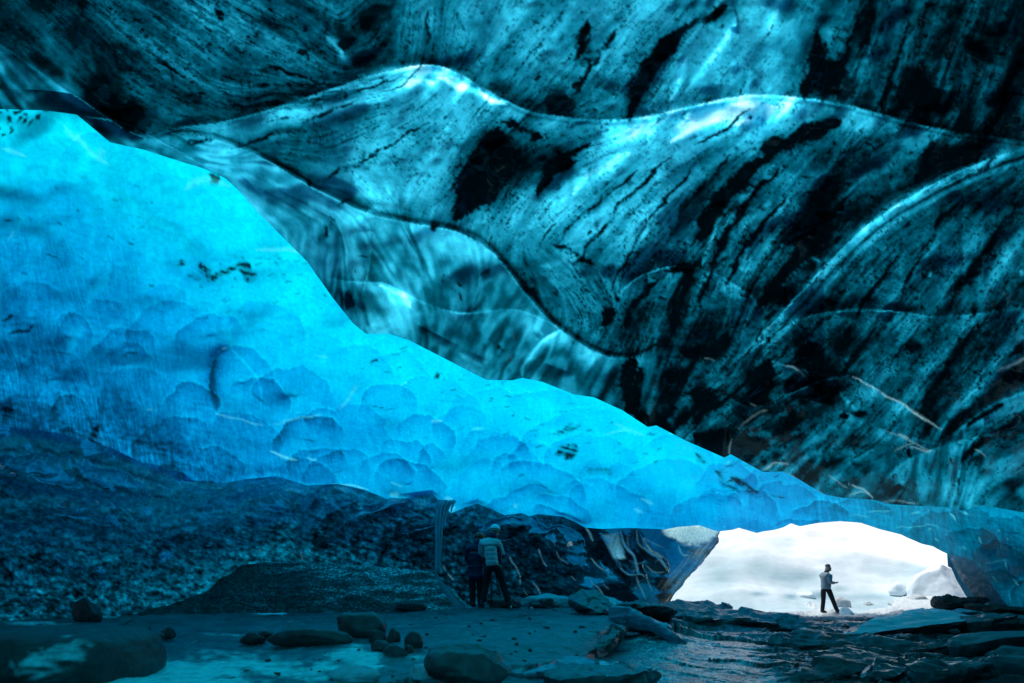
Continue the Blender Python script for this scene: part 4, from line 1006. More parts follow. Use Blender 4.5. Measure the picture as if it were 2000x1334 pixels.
BTOP = smooth_line([(225, 1203), (270, 1190), (320, 1178), (370, 1160), (400, 1148), (425, 1122), (450, 1107), (520, 1098), (600, 1097), (700, 1104), (780, 1110), (840, 1118), (868, 1140), (895, 1165), (922, 1187)])
BBOT = [(225, 1206), (400, 1205), (560, 1203), (650, 1198), (750, 1194), (850, 1191), (922, 1190)]
bx = np.linspace(225, 922, 330)
bt = np.interp(bx, [q[0] for q in BTOP], [q[1] for q in BTOP])
bb = interp(BBOT, bx)
nv = 110
v = np.linspace(0, 1, nv)[:, None]
PX = np.repeat(bx[None], nv, 0)
PY = bb[None] + (bt - bb)[None] * v
Yb = np.interp(bx, [225, 500, 922], [8.9, 9.9, 10.9])[None]
prf = v ** 1.25
Yg = Yb + prf * np.interp(bx, [225, 450, 850, 922], [.3, 1.3, .9, .25])[None]
ter = fbm(PX / 120, PY / 16 + PX / 300, 601, 4)
hz_ = .13 * ter + .025 * fbm(PX / 22, PY / 8, 603, 4)
X_ = (PX - CX) / F * Yg
Zg = (HZ - PY) / F * Yg + hz_ * np.clip(v * 6, 0, 1) * np.clip((1 - v) * 10, .2, 1)
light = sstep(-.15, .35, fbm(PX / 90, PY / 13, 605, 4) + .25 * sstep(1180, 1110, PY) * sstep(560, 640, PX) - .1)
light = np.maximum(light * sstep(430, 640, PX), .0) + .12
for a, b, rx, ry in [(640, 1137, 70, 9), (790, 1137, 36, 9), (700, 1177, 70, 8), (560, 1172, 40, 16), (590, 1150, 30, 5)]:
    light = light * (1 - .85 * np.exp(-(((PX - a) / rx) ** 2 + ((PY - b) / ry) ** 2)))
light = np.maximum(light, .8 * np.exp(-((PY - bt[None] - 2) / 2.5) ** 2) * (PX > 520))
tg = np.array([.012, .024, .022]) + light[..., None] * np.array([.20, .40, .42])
G = np.stack([X_, Yg, Zg], -1)
# the far side of the bank runs down behind it
bk = G[-1].copy(); bk[:, 1] += .8; bk[:, 2] -= .5
G = np.concatenate([G, bk[None]], 0)
tg = np.concatenate([tg, tg[-1:]], 0)
M_GRAVEL = voronoi_gravel('gravel')
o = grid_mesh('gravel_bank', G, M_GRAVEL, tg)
tag(o, 'low bank of pale and dark gravel at the foot of the ice wall', 'gravel bank', kind='stuff')


def mesh_from(name, verts, faces, m, parent=None, smooth=True):
    me = bpy.data.meshes.new(name)
    me.from_pydata([tuple(p) for p in verts], [], faces)
    me.update()
    return link_mesh(name, me, m, parent, smooth)


def tube(path, radii, seg=12, jitter=0, seed=0, squash=1.0):
    """swept tube through world points; returns verts, faces"""
    V_, F_ = [], []
    n = len(path)
    for i, p in enumerate(path):
        p = Vector(p)
        d = (Vector(path[min(i + 1, n - 1)]) - Vector(path[max(i - 1, 0)])).normalized()
        a = d.orthogonal().normalized() if abs(d.x) > .99 else d.cross(Vector((1, 0, 0))).normalized()
        b = d.cross(a).normalized()
        for k in range(seg):
            th = 2 * math.pi * k / seg
            r = radii[i] * (1 + jitter * mnoise.noise(Vector((math.cos(th) * 2 + seed, math.sin(th) * 2, p.z * 3 + seed))))
            V_.append(p + a * math.cos(th) * r * squash + b * math.sin(th) * r)
    for i in range(n - 1):
        for k in range(seg):
            k2 = (k + 1) % seg
            F_.append((i * seg + k, i * seg + k2, (i + 1) * seg + k2, (i + 1) * seg + k))
    F_.append(tuple(range(seg))[::-1])
    F_.append(tuple(range((n - 1) * seg, n * seg)))
    return V_, F_


M_ICICLE = ground_mat('milky_ice', .18, .6, .5, 9, .3, False, (.10, .32, .42), bdist=.02, stretch=(1, 1, .15))
M_CLEARICE = ground_mat('clear_ice_block', .12, .7, .4, 8, .25, False, (.45, .62, .68), bdist=.02)
M_FROST = ground_mat('frosted_ice', .5, .4, .6, 14, .3, False, (.20, .50, .54), bdist=.03)

V_, F_ = [], []
for j, (px0, px1, py1, w0, w1, dy) in enumerate([(862, 852, 1122, .075, .05, 0), (868, 858, 1122, .06, .035, .03), (873, 861, 1088, .055, .01, -.02), (856, 850, 1060, .045, .01, .02), (880, 865, 1035, .05, .008, .04), (866, 857, 1105, .05, .012, -.05), (886, 876, 1008, .05, .01, .05)]):
    pts, rad = [], []
    for k in range(12):
        f = k / 11
        py = 978 + (py1 - 978) * f
        px = px1 + (px0 - px1) * math.exp(-f * (py1 - 978) / 28) * 1.1
        pts.append(P(px, py, 11.95 - .15 * f + dy))
        rad.append(.62 * (w1 + (w0 - w1) * (1 - f) ** .8) * (1 + .5 * math.exp(-f * 9)))
    a, b = tube(pts, rad, 12, .55, j * 3.3)
    F_ += [tuple(q + len(V_) for q in f) for f in b]
    V_ += a
o = mesh_from('icicle', V_, F_, M_ICICLE)
tag(o, 'tall pale column of icicles hanging from the vault left of the two photographers', 'icicle')

# mound of frozen drip below it: a ramp running down to the right
V_, F_ = [], []
R_, C_ = 26, 22
for i in range(R_):
    f = i / (R_ - 1)
    c = Vector(P(851 + 74 * f, 1119 + 70 * f, 11.75 - .75 * f))
    wd = .12 + .34 * math.sin(min(f * 1.15, 1) * math.pi * .62)
    for k in range(C_):
        g = k / (C_ - 1)
        th = math.pi * g
        q = c + Vector((-.75 * math.cos(th) * wd - .25 * f, -math.sin(th) * wd * .55, (-.42 + .0 * f) * abs(math.cos(th)) ** 1.5 * (1 - .5 * f) * wd * 2.2))
        q += Vector((0, 0, .03 * mnoise.noise(q * 3.1)))
        V_.append(q)
for i in range(R_ - 1):
    for k in range(C_ - 1):
        F_.append((i * C_ + k, i * C_ + k + 1, (i + 1) * C_ + k + 1, (i + 1) * C_ + k))
o = mesh_from('ice_mound', V_, F_, ground_mat('cloudy_ice', .35, .4, .3, 6, .25, False, (.03, .12, .14), bdist=.02))
tag(o, 'smooth sloping mound of cloudy ice under the icicle column', 'ice mound')

# ================================================================ 7. stones and ice slabs
M_STONE = ground_mat('wet_dark_stone', .38, .5, .7, 11, .5, False, (.016, .042, .044), bdist=.025)
M_STONE2 = ground_mat('smooth_grey_stone', .40, .5, .8, 9, .6, False, (.022, .066, .068), bdist=.02)
M_SILT = ground_mat('silty_ice', .26, .6, .8, 13, .6, False, (.10, .105, .105), bdist=.035, stretch=(.5, 1, 1))
M_DARKICE = ground_mat('dark_clear_ice', .16, .7, .6, 8, .5, False, (.035, .072, .078), bdist=.03)
M_SNOW_LIT_TOP = ground_mat('snow_and_lit_top_ice', .4, .5, .8, 13, .5, False, (.022, .034, .036), bdist=.035)  # upward faces whitened: painted light on the planks, snow on the bank edge
nt_ = M_SNOW_LIT_TOP.node_tree
b_ = [n for n in nt_.nodes if n.type == 'BSDF_PRINCIPLED'][0]
src = b_.inputs['Base Color'].links[0].from_socket
ge = N(nt_, 'ShaderNodeNewGeometry'); sx_ = N(nt_, 'ShaderNodeSeparateXYZ'); nt_.links.new(ge.outputs['Normal'], sx_.inputs[0])
mr_ = N(nt_, 'ShaderNodeMapRange'); mr_.inputs['From Min'].default_value = .72; mr_.inputs['From Max'].default_value = .86
nt_.links.new(sx_.outputs['Z'], mr_.inputs['Value'])
mc_ = N(nt_, 'ShaderNodeMix', data_type='RGBA'); nt_.links.new(mr_.outputs[0], mc_.inputs['Factor']); nt_.links.new(src, mc_.inputs[6]); mc_.inputs[7].default_value = (.80, .88, .90, 1)
nt_.links.new(mc_.outputs[2], b_.inputs['Base Color'])
M_BROWN = ground_mat('brown_silt_bank', .6, .35, .9, 14, .6, False, (.055, .040, .034), bdist=.05)


def stone_mesh(sx, sy, sz, seed, rough=.25, flat=0, cuts=3, sub=4, boxy=0.0):
    bm = bmesh.new()
    bmesh.ops.create_icosphere(bm, subdivisions=sub, radius=1)
    r = random.Random(seed)
    planes = []
    for i in range(cuts):
        n = Vector((r.uniform(-1, 1), r.uniform(-1, 1), r.uniform(-.2, 1))).normalized()
        planes.append((n, r.uniform(.55, .85)))
    o_ = Vector((seed * 1.7, seed * .3, seed * .9))
    for vv in bm.verts:
        p = vv.co.copy()
        if boxy > 0:
            m_ = (abs(p.x) ** 5 + abs(p.y) ** 5 + abs(p.z) ** 5) ** .2
            p = p.lerp(p / m_ * .9, boxy)
        for n, dd in planes:
            e = p.dot(n) - dd
            if e > 0:
                p -= n * e * .9
        p *= 1 + rough * (mnoise.noise(p * 1.3 + o_) * .7 + mnoise.noise(p * 3.2 + o_) * .3 + .16 * mnoise.noise(p * 8 + o_))
        if p.z < -.5:
            p.z = -.5 + (p.z + .5) * .3
        vv.co = Vector((p.x * sx, p.y * sy, p.z * sz))
    me = bpy.data.meshes.new('stone')
    bm.to_mesh(me)
    bm.free()
    return me


def stone(name, px, py, wpx, hpx, gz, label, cat, m, seed, group=None, rz=0, tilt=0, tilty=0, depth=.8, Y=None, **kw):
    """px, py: middle of its foot; wpx, hpx: its width and height in the photo; gz: height of the ground it stands on"""
    Y = Y or gz / ((HZ - py) / F)
    wx_, h_ = wpx / F * Y, hpx / F * Y
    me = stone_mesh(wx_ / 2, wx_ / 2 * depth, h_ / 1.45, seed, **kw)
    o = link_mesh(name, me, m)
    o.location = ((px - CX) / F * Y, Y + .1 * wx_, gz + h_ * .33)
    o.rotation_euler = (tilty, tilt, rz)
    tag(o, label, cat, group)
    return o


GR = 'stones lying in the frozen stream'
st = stone('boulder', 105, 1345, 330, 108, -.62, 'large smooth flat-topped boulder with a frost patch filling the near left corner', 'boulder', M_STONE2, 3, rough=.07, cuts=0, depth=.8, boxy=.6, Y=3.25, sub=6)
me = st.data
ca = me.color_attributes.new('tint', 'FLOAT_COLOR', 'POINT')
for i, vv in enumerate(me.vertices):
    q = st.matrix_basis @ vv.co
    sxp, syp = CX + F * q.x / q.y, HZ - F * q.z / q.y
    e = math.exp(-((sxp - 100 + (syp - 1290) * 1.1) / 55) ** 2 - ((syp - 1295) / 45) ** 2) * 1.5
    e += .55 * mnoise.noise(vv.co * 16) + .3 * mnoise.noise(vv.co * 40)
    k = max(0, min(1, (e - .5) / .45)) * max(0, min(1, (vv.normal.z + .1) * 3))
    ca.data[i].color = (.016 + .1 * k, .052 + .62 * k, .054 + .66 * k, 1)
me.materials.clear()
me.materials.append(ground_mat('frosted_stone', .42, .5, .9, 7, .6, True, bdist=.03))
stone('stone', 168, 1214, 52, 46, -.56, 'rounded dark stone standing alone at the foot of the far left ice wall', 'stone', M_STONE, 5, GR)
stone('stone', 252, 1240, 68, 30, -.57, 'low wide dark stone just behind the big smooth boulder', 'stone', M_STONE, 8, GR)
stone('stone', 286, 1268, 54, 36, -.57, 'jagged black stone touching the right end of the big smooth boulder', 'stone', M_STONE, 11, GR, rough=.4)
stone('stone', 326, 1247, 27, 22, -.57, 'small dim stone alone in the water right of the big boulder', 'stone', M_STONE, 14, GR)
stone('stone', 490, 1256, 50, 24, -.57, 'small flat stone at the left end of the long flat slab', 'stone', M_STONE, 17, GR, depth=.9)
stone('stone', 512, 1244, 34, 14, -.57, 'thin chip of stone behind the left end of the long flat slab', 'stone', M_STONE, 18, GR)
stone('stone', 600, 1261, 158, 34, -.57, 'long flat dark slab of stone lying in the frozen stream', 'stone slab', M_STONE2, 21, GR, depth=.35, rough=.2)
stone('stone', 704, 1245, 98, 52, -.56, 'blocky half-round boulder, biggest stone of the middle cluster', 'boulder', M_STONE2, 24, GR, boxy=.5, cuts=5)
stone('stone', 737, 1258, 36, 30, -.57, 'dark stone leaning against the right side of the half-round boulder', 'stone', M_STONE, 27, GR)
stone('stone', 763, 1258, 14, 32, -.57, 'narrow upright splinter of pale stone in the middle cluster', 'stone', M_STONE2, 30, GR, rough=.3, tilt=.25)
stone('stone', 772, 1253, 20, 24, -.57, 'small round stone behind the upright splinter', 'stone', M_STONE, 33, GR)
stone('stone', 807, 1267, 36, 34, -.57, 'egg shaped dark stone right of the middle cluster', 'stone', M_STONE, 36, GR, rough=.12, cuts=1)
stone('stone', 742, 1274, 44, 22, -.59, 'low black stone at the front of the middle cluster', 'stone', M_STONE, 39, GR, rough=.35)
stone('stone', 772, 1287, 48, 30, -.60, 'broad dim stone in front of the middle cluster beside the frost patch', 'stone', M_STONE2, 42, GR)
stone('stone', 797, 1280, 19, 20, -.59, 'small square stone below the egg shaped stone', 'stone', M_STONE, 45, GR, boxy=.4)
stone('stone', 852, 1280, 25, 19, -.57, 'little dark stone on the smooth ice, left of the square one', 'stone', M_STONE, 48, GR)
stone('stone', 925, 1274, 29, 17, -.57, 'little square black stone on the smooth ice shelf', 'stone', M_STONE, 51, GR, boxy=.6)
stone('stone', 963, 1284, 22, 16, -.57, 'small pointed grey stone right of the square black stone', 'stone', M_STONE2, 54, GR, cuts=5)
stone('boulder', 905, 1352, 170, 70, -.62, 'dark icy hump of rock rising from the bottom edge in the middle', 'boulder', M_STONE2, 57, rough=.22, cuts=4, Y=3.3, sub=5, tilt=.1)
stone('ice_lump', 692, 1352, 110, 28, -.62, 'pale lump of frosted ice at the bottom edge', 'ice lump', M_FROST, 60, Y=3.25, rough=.25, cuts=3)
stone('ice_lump', 830, 1345, 60, 34, -.62, 'small frosted lump of ice between the dark hump and the pale lump', 'ice lump', M_CLEARICE, 61, Y=3.35, rough=.3, cuts=4)
GB = 'stones along the back edge of the ice shelf'
stone('stone', 984, 1189, 66, 28, -.53, 'low rounded stone behind the feet of the photographer in the white helmet', 'stone', M_STONE2, 63, GB, Y=11.2)
stone('stone', 1046, 1184, 36, 12, -.53, 'flat dark stone right of the rounded stone at the back of the shelf', 'stone', M_STONE, 66, GB, Y=11.4)
stone('stone', 1068, 1182, 34, 18, -.53, 'square grey stone half buried in frost below the dark wall', 'stone', M_STONE2, 69, GB, boxy=.6, Y=11.6)
stone('frost_heap', 1062, 1180, 120, 24, -.53, 'heap of pale frost along the foot of the dark wall', 'frost heap', M_FROST, 72, Y=12.0, rough=.4, cuts=2, depth=.3)
stone('stone', 800, 1192, 62, 18, -.54, 'long low stone lying at the front edge of the gravel bank', 'stone', M_STONE, 75, GB, depth=.4, Y=10.4)


def slab(name, path, widths, thick, label, cat, m, seed, group=None, rough=.07, roll=0.0):
    """broken plate: swept along world points, irregular outline, flat top and undercut front"""
    n = 64
    pts = [Vector(p) for p in path]
    L_ = [0]
    for a, b in zip(pts, pts[1:]):
        L_.append(L_[-1] + (b - a).length)

    def at_(f):
        s = f * L_[-1]
        for i in range(len(pts) - 1):
            if s <= L_[i + 1] or i == len(pts) - 2:
                q = (s - L_[i]) / (L_[i + 1] - L_[i])
                return pts[i].lerp(pts[i + 1], q), widths[i] + (widths[i + 1] - widths[i]) * q, thick[i] + (thick[i + 1] - thick[i]) * q
    prof = [(-.90, -.2), (-1.0, .25), (-1.04, .78), (-1.0, 1.0), (-.6, 1.02), (-.2, .97), (.2, 1.0), (.6, 1.04), (.98, 1.0), (1.0, .3), (.9, -.6), (.5, -1.4), (-.5, -1.3), (-.78, -.7)]
    fine = []
    for (a0, b0), (a1, b1) in zip(prof, prof[1:] + prof[:1]):
        for q in range(3):
            fine.append((a0 + (a1 - a0) * q / 3, b0 + (b1 - b0) * q / 3))
    prof = fine
    pn = len(prof)
    V_, F_ = [], []
    org = pts[len(pts) // 2]
    for i in range(n):
        f = i / (n - 1)
        c, w_, t_ = at_(f)
        c2 = at_(min(1, f + .02))[0]
        c1 = at_(max(0, f - .02))[0]
        d = (c2 - c1).normalized()
        sd2 = Vector((0, 0, 1)).cross(d).normalized()
        up = d.cross(sd2).normalized()
        sd2, up = sd2 * math.cos(roll) + up * math.sin(roll), up * math.cos(roll) - sd2 * math.sin(roll)
        e = min(1, (min(f, 1 - f) * 9 + .1)) ** .5
        for (a, b) in prof:
            q = c + sd2 * a * w_ * e + up * b * t_ * (.45 + .55 * e)
            ns = mnoise.noise(q * 2.3 + Vector((seed, 0, 0))) * .6 + mnoise.noise(q * 6 + Vector((seed, 3, 0))) * .3 + mnoise.noise(q * 15 + Vector((seed, 7, 0))) * .14
            lay = mnoise.noise(Vector((q.x * .7 + seed, q.y * .7, (q.z - .25 * q.x) * 13)))
            blk = mnoise.cell(Vector(((q.x + .3 * q.y) * 2.2 + seed, q.y * 2.2, q.z * 5)))
            ed_ = 1.0 if abs(a) > .8 else .25
            q += (up * (.8 if ed_ < 1 else .3) + sd2 * a * .6) * ns * rough * 1.7 + sd2 * a * ed_ * (lay * .5 + blk * .28) * rough * 1.6 + up * (blk - .5) * rough * .35
            V_.append(q - org)
    for i in range(n - 1):
        for k in range(pn):
            k2 = (k + 1) % pn
            F_.append((i * pn + k, i * pn + k2, (i + 1) * pn + k2, (i + 1) * pn + k))
    F_.append(tuple(range(pn)))
    F_.append(tuple(range((n - 1) * pn, n * pn))[::-1])
    o = mesh_from(name, V_, F_, m, smooth=True)
    me = o.data
    bm = bmesh.new(); bm.from_mesh(me); bmesh.ops.recalc_face_normals(bm, faces=bm.faces)
    for vv in bm.verts:
        q = vv.co + Vector((seed, 1, 2))
        vv.co += Vector((mnoise.noise(q * 9), mnoise.noise(q * 9 + Vector((5, 0, 0))), mnoise.noise(q * 9 + Vector((0, 5, 0))))) * rough * .16
    for e_ in bm.edges:
        if len(e_.link_faces) == 2 and e_.calc_face_angle() > .5:
            e_.smooth = False
    bm.to_mesh(me); bm.free()
    me.polygons.foreach_set('use_smooth', [True] * len(me.polygons))
    o.location = org
    return tag(o, label, cat, group)


def G_(px, py, z):
    """point on the level z seen in this direction"""
    return P(px, py, z / ((HZ - py) / F))


GS = 'broken ice slabs on the cave floor'
slab('ice_plate', [P(1112, 1166, 10.4), P(1145, 1176, 10.2), P(1178, 1192, 10.0), P(1200, 1200, 9.9)], [.2, .35, .3, .15], [.10, .14, .12, .06], 'dark tilted ice slab with frosted top right of the two photographers', 'ice slab', M_DARKICE, 1, GS, roll=.35)
slab('ice_plate', [P(1130, 1170, 10.9), P(1180, 1180, 10.8), P(1225, 1190, 10.6)], [.3, .5, .3], [.07, .08, .05], 'frost covered ice plate behind the dark tilted slab', 'ice slab', M_FROST, 2, GS, roll=.2, rough=.1)
slab('ice_plate', [P(1196, 1206, 8.6), P(1240, 1208, 8.3), P(1280, 1222, 7.9), P(1325, 1247, 7.4), P(1342, 1253, 7.3)], [.3, .28, .18, .08, .02], [.14, .13, .09, .05, .015], 'pointed tongue of pale ice tapering down to the right in the middle of the floor', 'ice slab', M_ICICLE, 3, GS, roll=-.25, rough=.05)
slab('ice_plate', [P(1200, 1188, 10.5), P(1260, 1190, 10.6), P(1310, 1198, 10.8)], [.4, .5, .3], [.10, .10, .06], 'low rubbly ice plate in front of the glassy pillar', 'ice slab', M_SILT, 4, GS, rough=.12)
slab('ice_plate', [P(1300, 1204, 11.6), P(1345, 1192, 12.4), P(1405, 1186, 13.0)], [.35, .4, .3], [.12, .14, .10], 'thick upended dark slab at the foot of the glassy pillar', 'ice slab', M_SILT, 5, GS, roll=.3)
slab('ice_plate', [P(1355, 1205, 11.4), P(1390, 1198, 12.0), P(1425, 1184, 12.9)], [.12, .2, .12], [.05, .06, .04], 'narrow plank of ice leaning up to the right against the upended dark slab', 'ice slab', M_SILT, 6, GS, roll=.5)
slab('ice_plate', [P(1345, 1213, 10.8), P(1430, 1211, 11.2), P(1520, 1222, 10.9), P(1590, 1236, 10.2)], [.4, .55, .5, .25], [.16, .18, .16, .1], 'broad brownish slab running across the floor below the snow', 'ice slab', M_SILT, 7, GS, roll=.15, rough=.09)
slab('ice_plate', [P(1420, 1197, 14.5), P(1480, 1200, 14.4), P(1530, 1205, 14.0)], [.3, .35, .2], [.10, .10, .06], 'thin dark plank of silty ice left of the lone person', 'ice slab', M_BROWN, 8, GS)
slab('ice_plate', [P(1560, 1232, 10.6), P(1660, 1248, 9.6), P(1690, 1248, 9.5)], [.25, .3, .2], [.1, .1, .07], 'dark slab meeting the left end of the sunlit plank', 'ice slab', M_SNOW_LIT_TOP, 9, GS)
slab('ice_plate', [P(1668, 1249, 9.4), P(1740, 1236, 10.0), P(1830, 1222, 10.7), P(1890, 1213, 11.3)], [.12, .32, .42, .35], [.14, .2, .22, .2], 'long ice plank with a top painted bright running up to the right', 'ice slab', M_SNOW_LIT_TOP, 10, GS, roll=.2, rough=.04)
slab('ice_plate', [P(1735, 1220, 12.5), P(1800, 1205, 13.3), P(1850, 1196, 13.8)], [.15, .25, .2], [.12, .14, .1], 'dark bank edge dusted with snow behind the long bright plank', 'ice slab', M_SNOW_LIT_TOP, 11, GS, roll=.1)
slab('ice_plate', [P(1838, 1200, 13.2), P(1890, 1197, 13.4), P(1960, 1204, 13.2)], [.2, .3, .2], [.05, .05, .04], 'small flat snow patch on the right bank', 'snow patch', M_FROST, 12)
slab('ice_plate', [P(1836, 1184, 14.6), P(1870, 1182, 14.8), P(1915, 1172, 15.2)], [.3, .35, .2], [.2, .22, .12], 'brown silty block below the grey ice flake', 'silt block', M_BROWN, 13, roll=.15, rough=.12)
slab('ice_plate', [P(1900, 1190, 14.0), P(1950, 1200, 13.4), P(2050, 1206, 12.6)], [.5, .6, .5], [.2, .2, .2], 'long brown silt bank at the foot of the right wall', 'silt bank', M_BROWN, 14, rough=.12)
slab('ice_plate', [P(1880, 1222, 10.4), P(1950, 1220, 10.4), P(2080, 1224, 10.0)], [.4, .5, .5], [.18, .2, .2], 'dark ledge of ice at the right edge behind the rounded ice log', 'ice slab', M_SILT, 15, GS, rough=.1)
slab('ice_plate', [P(1862, 1276, 6.6), P(1920, 1266, 6.7), P(2000, 1262, 6.7), P(2100, 1262, 6.5)], [.14, .26, .3, .3], [.12, .17, .18, .18], 'rounded log of clear wet ice at the right edge', 'ice slab', M_DARKICE, 16, GS, rough=.03)
slab('ice_plate', [P(1780, 1275, 7.0), P(1860, 1262, 7.2), P(1900, 1258, 7.4)], [.08, .12, .08], [.05, .06, .05], 'thin ridge of ice leading up to the rounded ice log', 'ice slab', M_SILT, 17, GS)
slab('ice_plate', [P(1600, 1300, 5.8), P(1690, 1290, 6.2), P(1760, 1285, 6.4)], [.15, .25, .15], [.1, .12, .08], 'round backed dark slab in the right foreground', 'ice slab', M_DARKICE, 18, GS, roll=.2)
slab('ice_plate', [P(1565, 1330, 5.0), P(1660, 1308, 5.6), P(1750, 1296, 6.0)], [.12, .2, .12], [.08, .1, .07], 'narrow slab in front of the round backed slab', 'ice slab', M_SILT, 19, GS, roll=.25)
slab('ice_plate', [P(1690, 1325, 4.9), P(1740, 1310, 5.3), P(1800, 1292, 5.8)], [.08, .14, .08], [.06, .08, .05], 'small bright edged slab in the right foreground', 'ice slab', M_DARKICE, 20, GS, roll=.3)
slab('ice_plate', [P(1500, 1260, 7.8), P(1580, 1262, 7.8), P(1670, 1268, 7.7), P(1800, 1278, 7.2)], [.2, .35, .35, .2], [.12, .14, .14, .1], 'broad dark slab in the middle of the right floor', 'ice slab', M_SILT, 21, GS, roll=.25, rough=.08)
slab('ice_plate', [P(1560, 1248, 8.8), P(1600, 1240, 9.2), P(1640, 1236, 9.5)], [.15, .2, .12], [.08, .09, .06], 'small upturned slab with a pointed left end below the lone person', 'ice slab', M_SILT, 22, GS, roll=.4)
slab('ice_plate', [P(1960, 1310, 4.8), P(2050, 1300, 4.9), P(2150, 1296, 4.8)], [.3, .4, .4], [.12, .15, .15], 'dark lump of ice in the near right corner', 'ice slab', M_DARKICE, 23, GS, rough=.08)
slab('ice_plate', [P(1800, 1322, 4.6), P(1880, 1306, 5.0), P(1930, 1302, 5.1)], [.15, .22, .15], [.09, .1, .08], 'wet dark slab beside the lump in the near right corner', 'ice slab', M_DARKICE, 24, GS, rough=.08)
slab('ice_plate', [P(1000, 1322, 4.3), P(1080, 1308, 4.7), P(1150, 1296, 5.1)], [.15, .25, .2], [.06, .08, .07], 'pale broken plate under the edge of the ice shelf', 'ice slab', M_ICICLE, 25, GS)
slab('ice_plate', [P(1120, 1316, 4.6), P(1160, 1306, 4.9), P(1200, 1300, 5.1)], [.1, .16, .1], [.05, .06, .05], 'small white-edged plate below the shelf corner', 'ice slab', M_CLEARICE, 26, GS)
slab('ice_plate', [P(1080, 1345, 3.9), P(1180, 1330, 4.2), P(1270, 1322, 4.4)], [.2, .3, .2], [.1, .12, .1], 'dark plate at the bottom edge below the shelf corner', 'ice slab', M_DARKICE, 27, GS)
slab('ice_plate', [P(1120, 1290, 5.6), P(1180, 1264, 6.3), P(1212, 1232, 7.4)], [.08, .1, .08], [.07, .08, .07], 'raw broken rim of the ice shelf above the black crack', 'ice slab', M_SILT, 28, GS, rough=.1)
slab('ice_plate', [P(1560, 1220, 13.6), P(1620, 1216, 14.0), P(1700, 1214, 14.2)], [.15, .25, .2], [.05, .06, .05], 'low streak of brown silt under the feet of the lone person', 'silt streak', M_BROWN, 29)

# loose rubble
rub = [stone_mesh(1, .8, .8, 200 + q, rough=.35, cuts=5, sub=3, boxy=.3) for q in range(6)]


def scatter(name, n, box, size, gz, m, label, cat, group, seed, ok=lambda a, b: True):
    q = random.Random(seed)
    k = 0
    while k < n:
        a, b = q.uniform(box[0], box[1]), q.uniform(box[2], box[3])
        if not ok(a, b):
            continue
        k += 1
        z = gz(a, b)
        y = z / ((HZ - b) / F)
        r = q.uniform(*size) ** 1.0 / F * y * .5
        me = rub[q.randrange(6)]
        if m.name not in me.materials:
            me = me.copy(); me.materials.clear(); me.materials.append(m)
            me.polygons.foreach_set('use_smooth', [True] * len(me.polygons))
        o = bpy.data.objects.new(name, me)
        col.objects.link(o)
        o.location = ((a - CX) / F * y, y, z + r * .15)
        o.scale = (r * q.uniform(.8, 1.7), r * q.uniform(.8, 1.3), r * q.uniform(.5, 1.))
        o.rotation_euler = (q.uniform(-.3, .3), q.uniform(-.3, .3), q.uniform(0, 6))
        tag(o, label, cat, group)


gfl = lambda a, b: float(idw(ZF, np.array(float(a)), np.array(float(b)), 3.0, 2.2))
scatter('pebble', 110, (250, 1200, 1200, 1330), (2.5, 10), gfl, M_STONE, 'small loose stone on the frozen stream bed', 'stone', 'small loose stones on the frozen stream bed', 31, lambda a, b: (a > 640 or b > 1235) and (a + 2 * b > 3100))
scatter('ice_shard', 40, (1020, 1340, 1172, 1200), (4, 12), lambda a, b: gfl(a, b) + .02, M_FROST, 'small shard of frosted ice lying along the foot of the dark wall and pillar', 'ice shard', 'frosted ice shards along the foot of the dark wall', 32)
scatter('ice_shard', 90, (1240, 2000, 1212, 1330), (5, 20), lambda a, b: gfl(a, b) + .05, M_SILT, 'small dark shard of silty ice among the broken plates on the right', 'ice shard', 'dark ice shards among the broken plates', 33, lambda a, b: not (1260 < a < 1540 and b > 1235 + (1540 - a) * .05))

# ---- things outside on the snow
GO = 'snow dusted boulders outside'
M_SNOWROCK = ground_mat('snowy_rock', .7, .3, .5, 9, .35, False, (.42, .47, .49), bdist=.03)
stone('boulder', 1649, 1187, 34, 24, -1.0, 'grey oval boulder on the snow right of the lone person', 'boulder', M_SNOWROCK, 81, GO, Y=20.5, tilt=.45)
stone('boulder', 1698, 1188, 24, 12, -1.0, 'low grey boulder half buried in snow, second right of the lone person', 'boulder', M_SNOWROCK, 82, GO, Y=21)
stone('boulder', 1748, 1189, 26, 12, -1.0, 'low grey boulder half buried in snow in the middle of the cave mouth', 'boulder', M_SNOWROCK, 83, GO, Y=21)
stone('boulder', 1757, 1160, 34, 26, -.5, 'pale snow lump standing for a shaded patch on the slope in the middle of the cave mouth', 'boulder', M_SNOW, 84, GO, Y=22.6)  # added lump where the slope only has a shaded patch
stone('boulder', 1826, 1178, 14, 8, -.9, 'tiny dark stone in the snow beside the brown silt block', 'boulder', M_STONE, 85, GO, Y=20.5)
stone('snow_mound', 1846, 1184, 112, 86, -1.1, 'big rounded heap of snow beside the grey ice flake', 'snow mound', M_SNOW, 86, Y=21.5, rough=.14, cuts=3, sub=5)
stone('snow_lump', 1480, 1162, 60, 16, -.55, 'long low lump of snow at the foot of the slope left of the lone person', 'snow lump', M_SNOW, 87, Y=22.5, rough=.2)
stone('snow_lump', 1575, 1168, 36, 14, -.65, 'short lump of snow just behind the lone person', 'snow lump', M_SNOW, 88, Y=22.3, rough=.2)
stone('snow_lump', 1790, 1190, 60, 30, -1.05, 'ragged heap of icy snow in front of the big mound', 'snow lump', M_SNOWROCK, 89, Y=20.8, rough=.4, cuts=4)
me = stone_mesh(.24, .2, .22, 91, rough=.08, cuts=6, boxy=.9, sub=4)
o = link_mesh('ice_block', me, M_CLEARICE, smooth=False)
o.location = (P(1655, 1204, 17.6)[0], 17.6, -1.02)
o.rotation_euler = (0, .1, .4)
tag(o, 'clear squarish block of ice on the ground by the boots of the lone person', 'ice block')

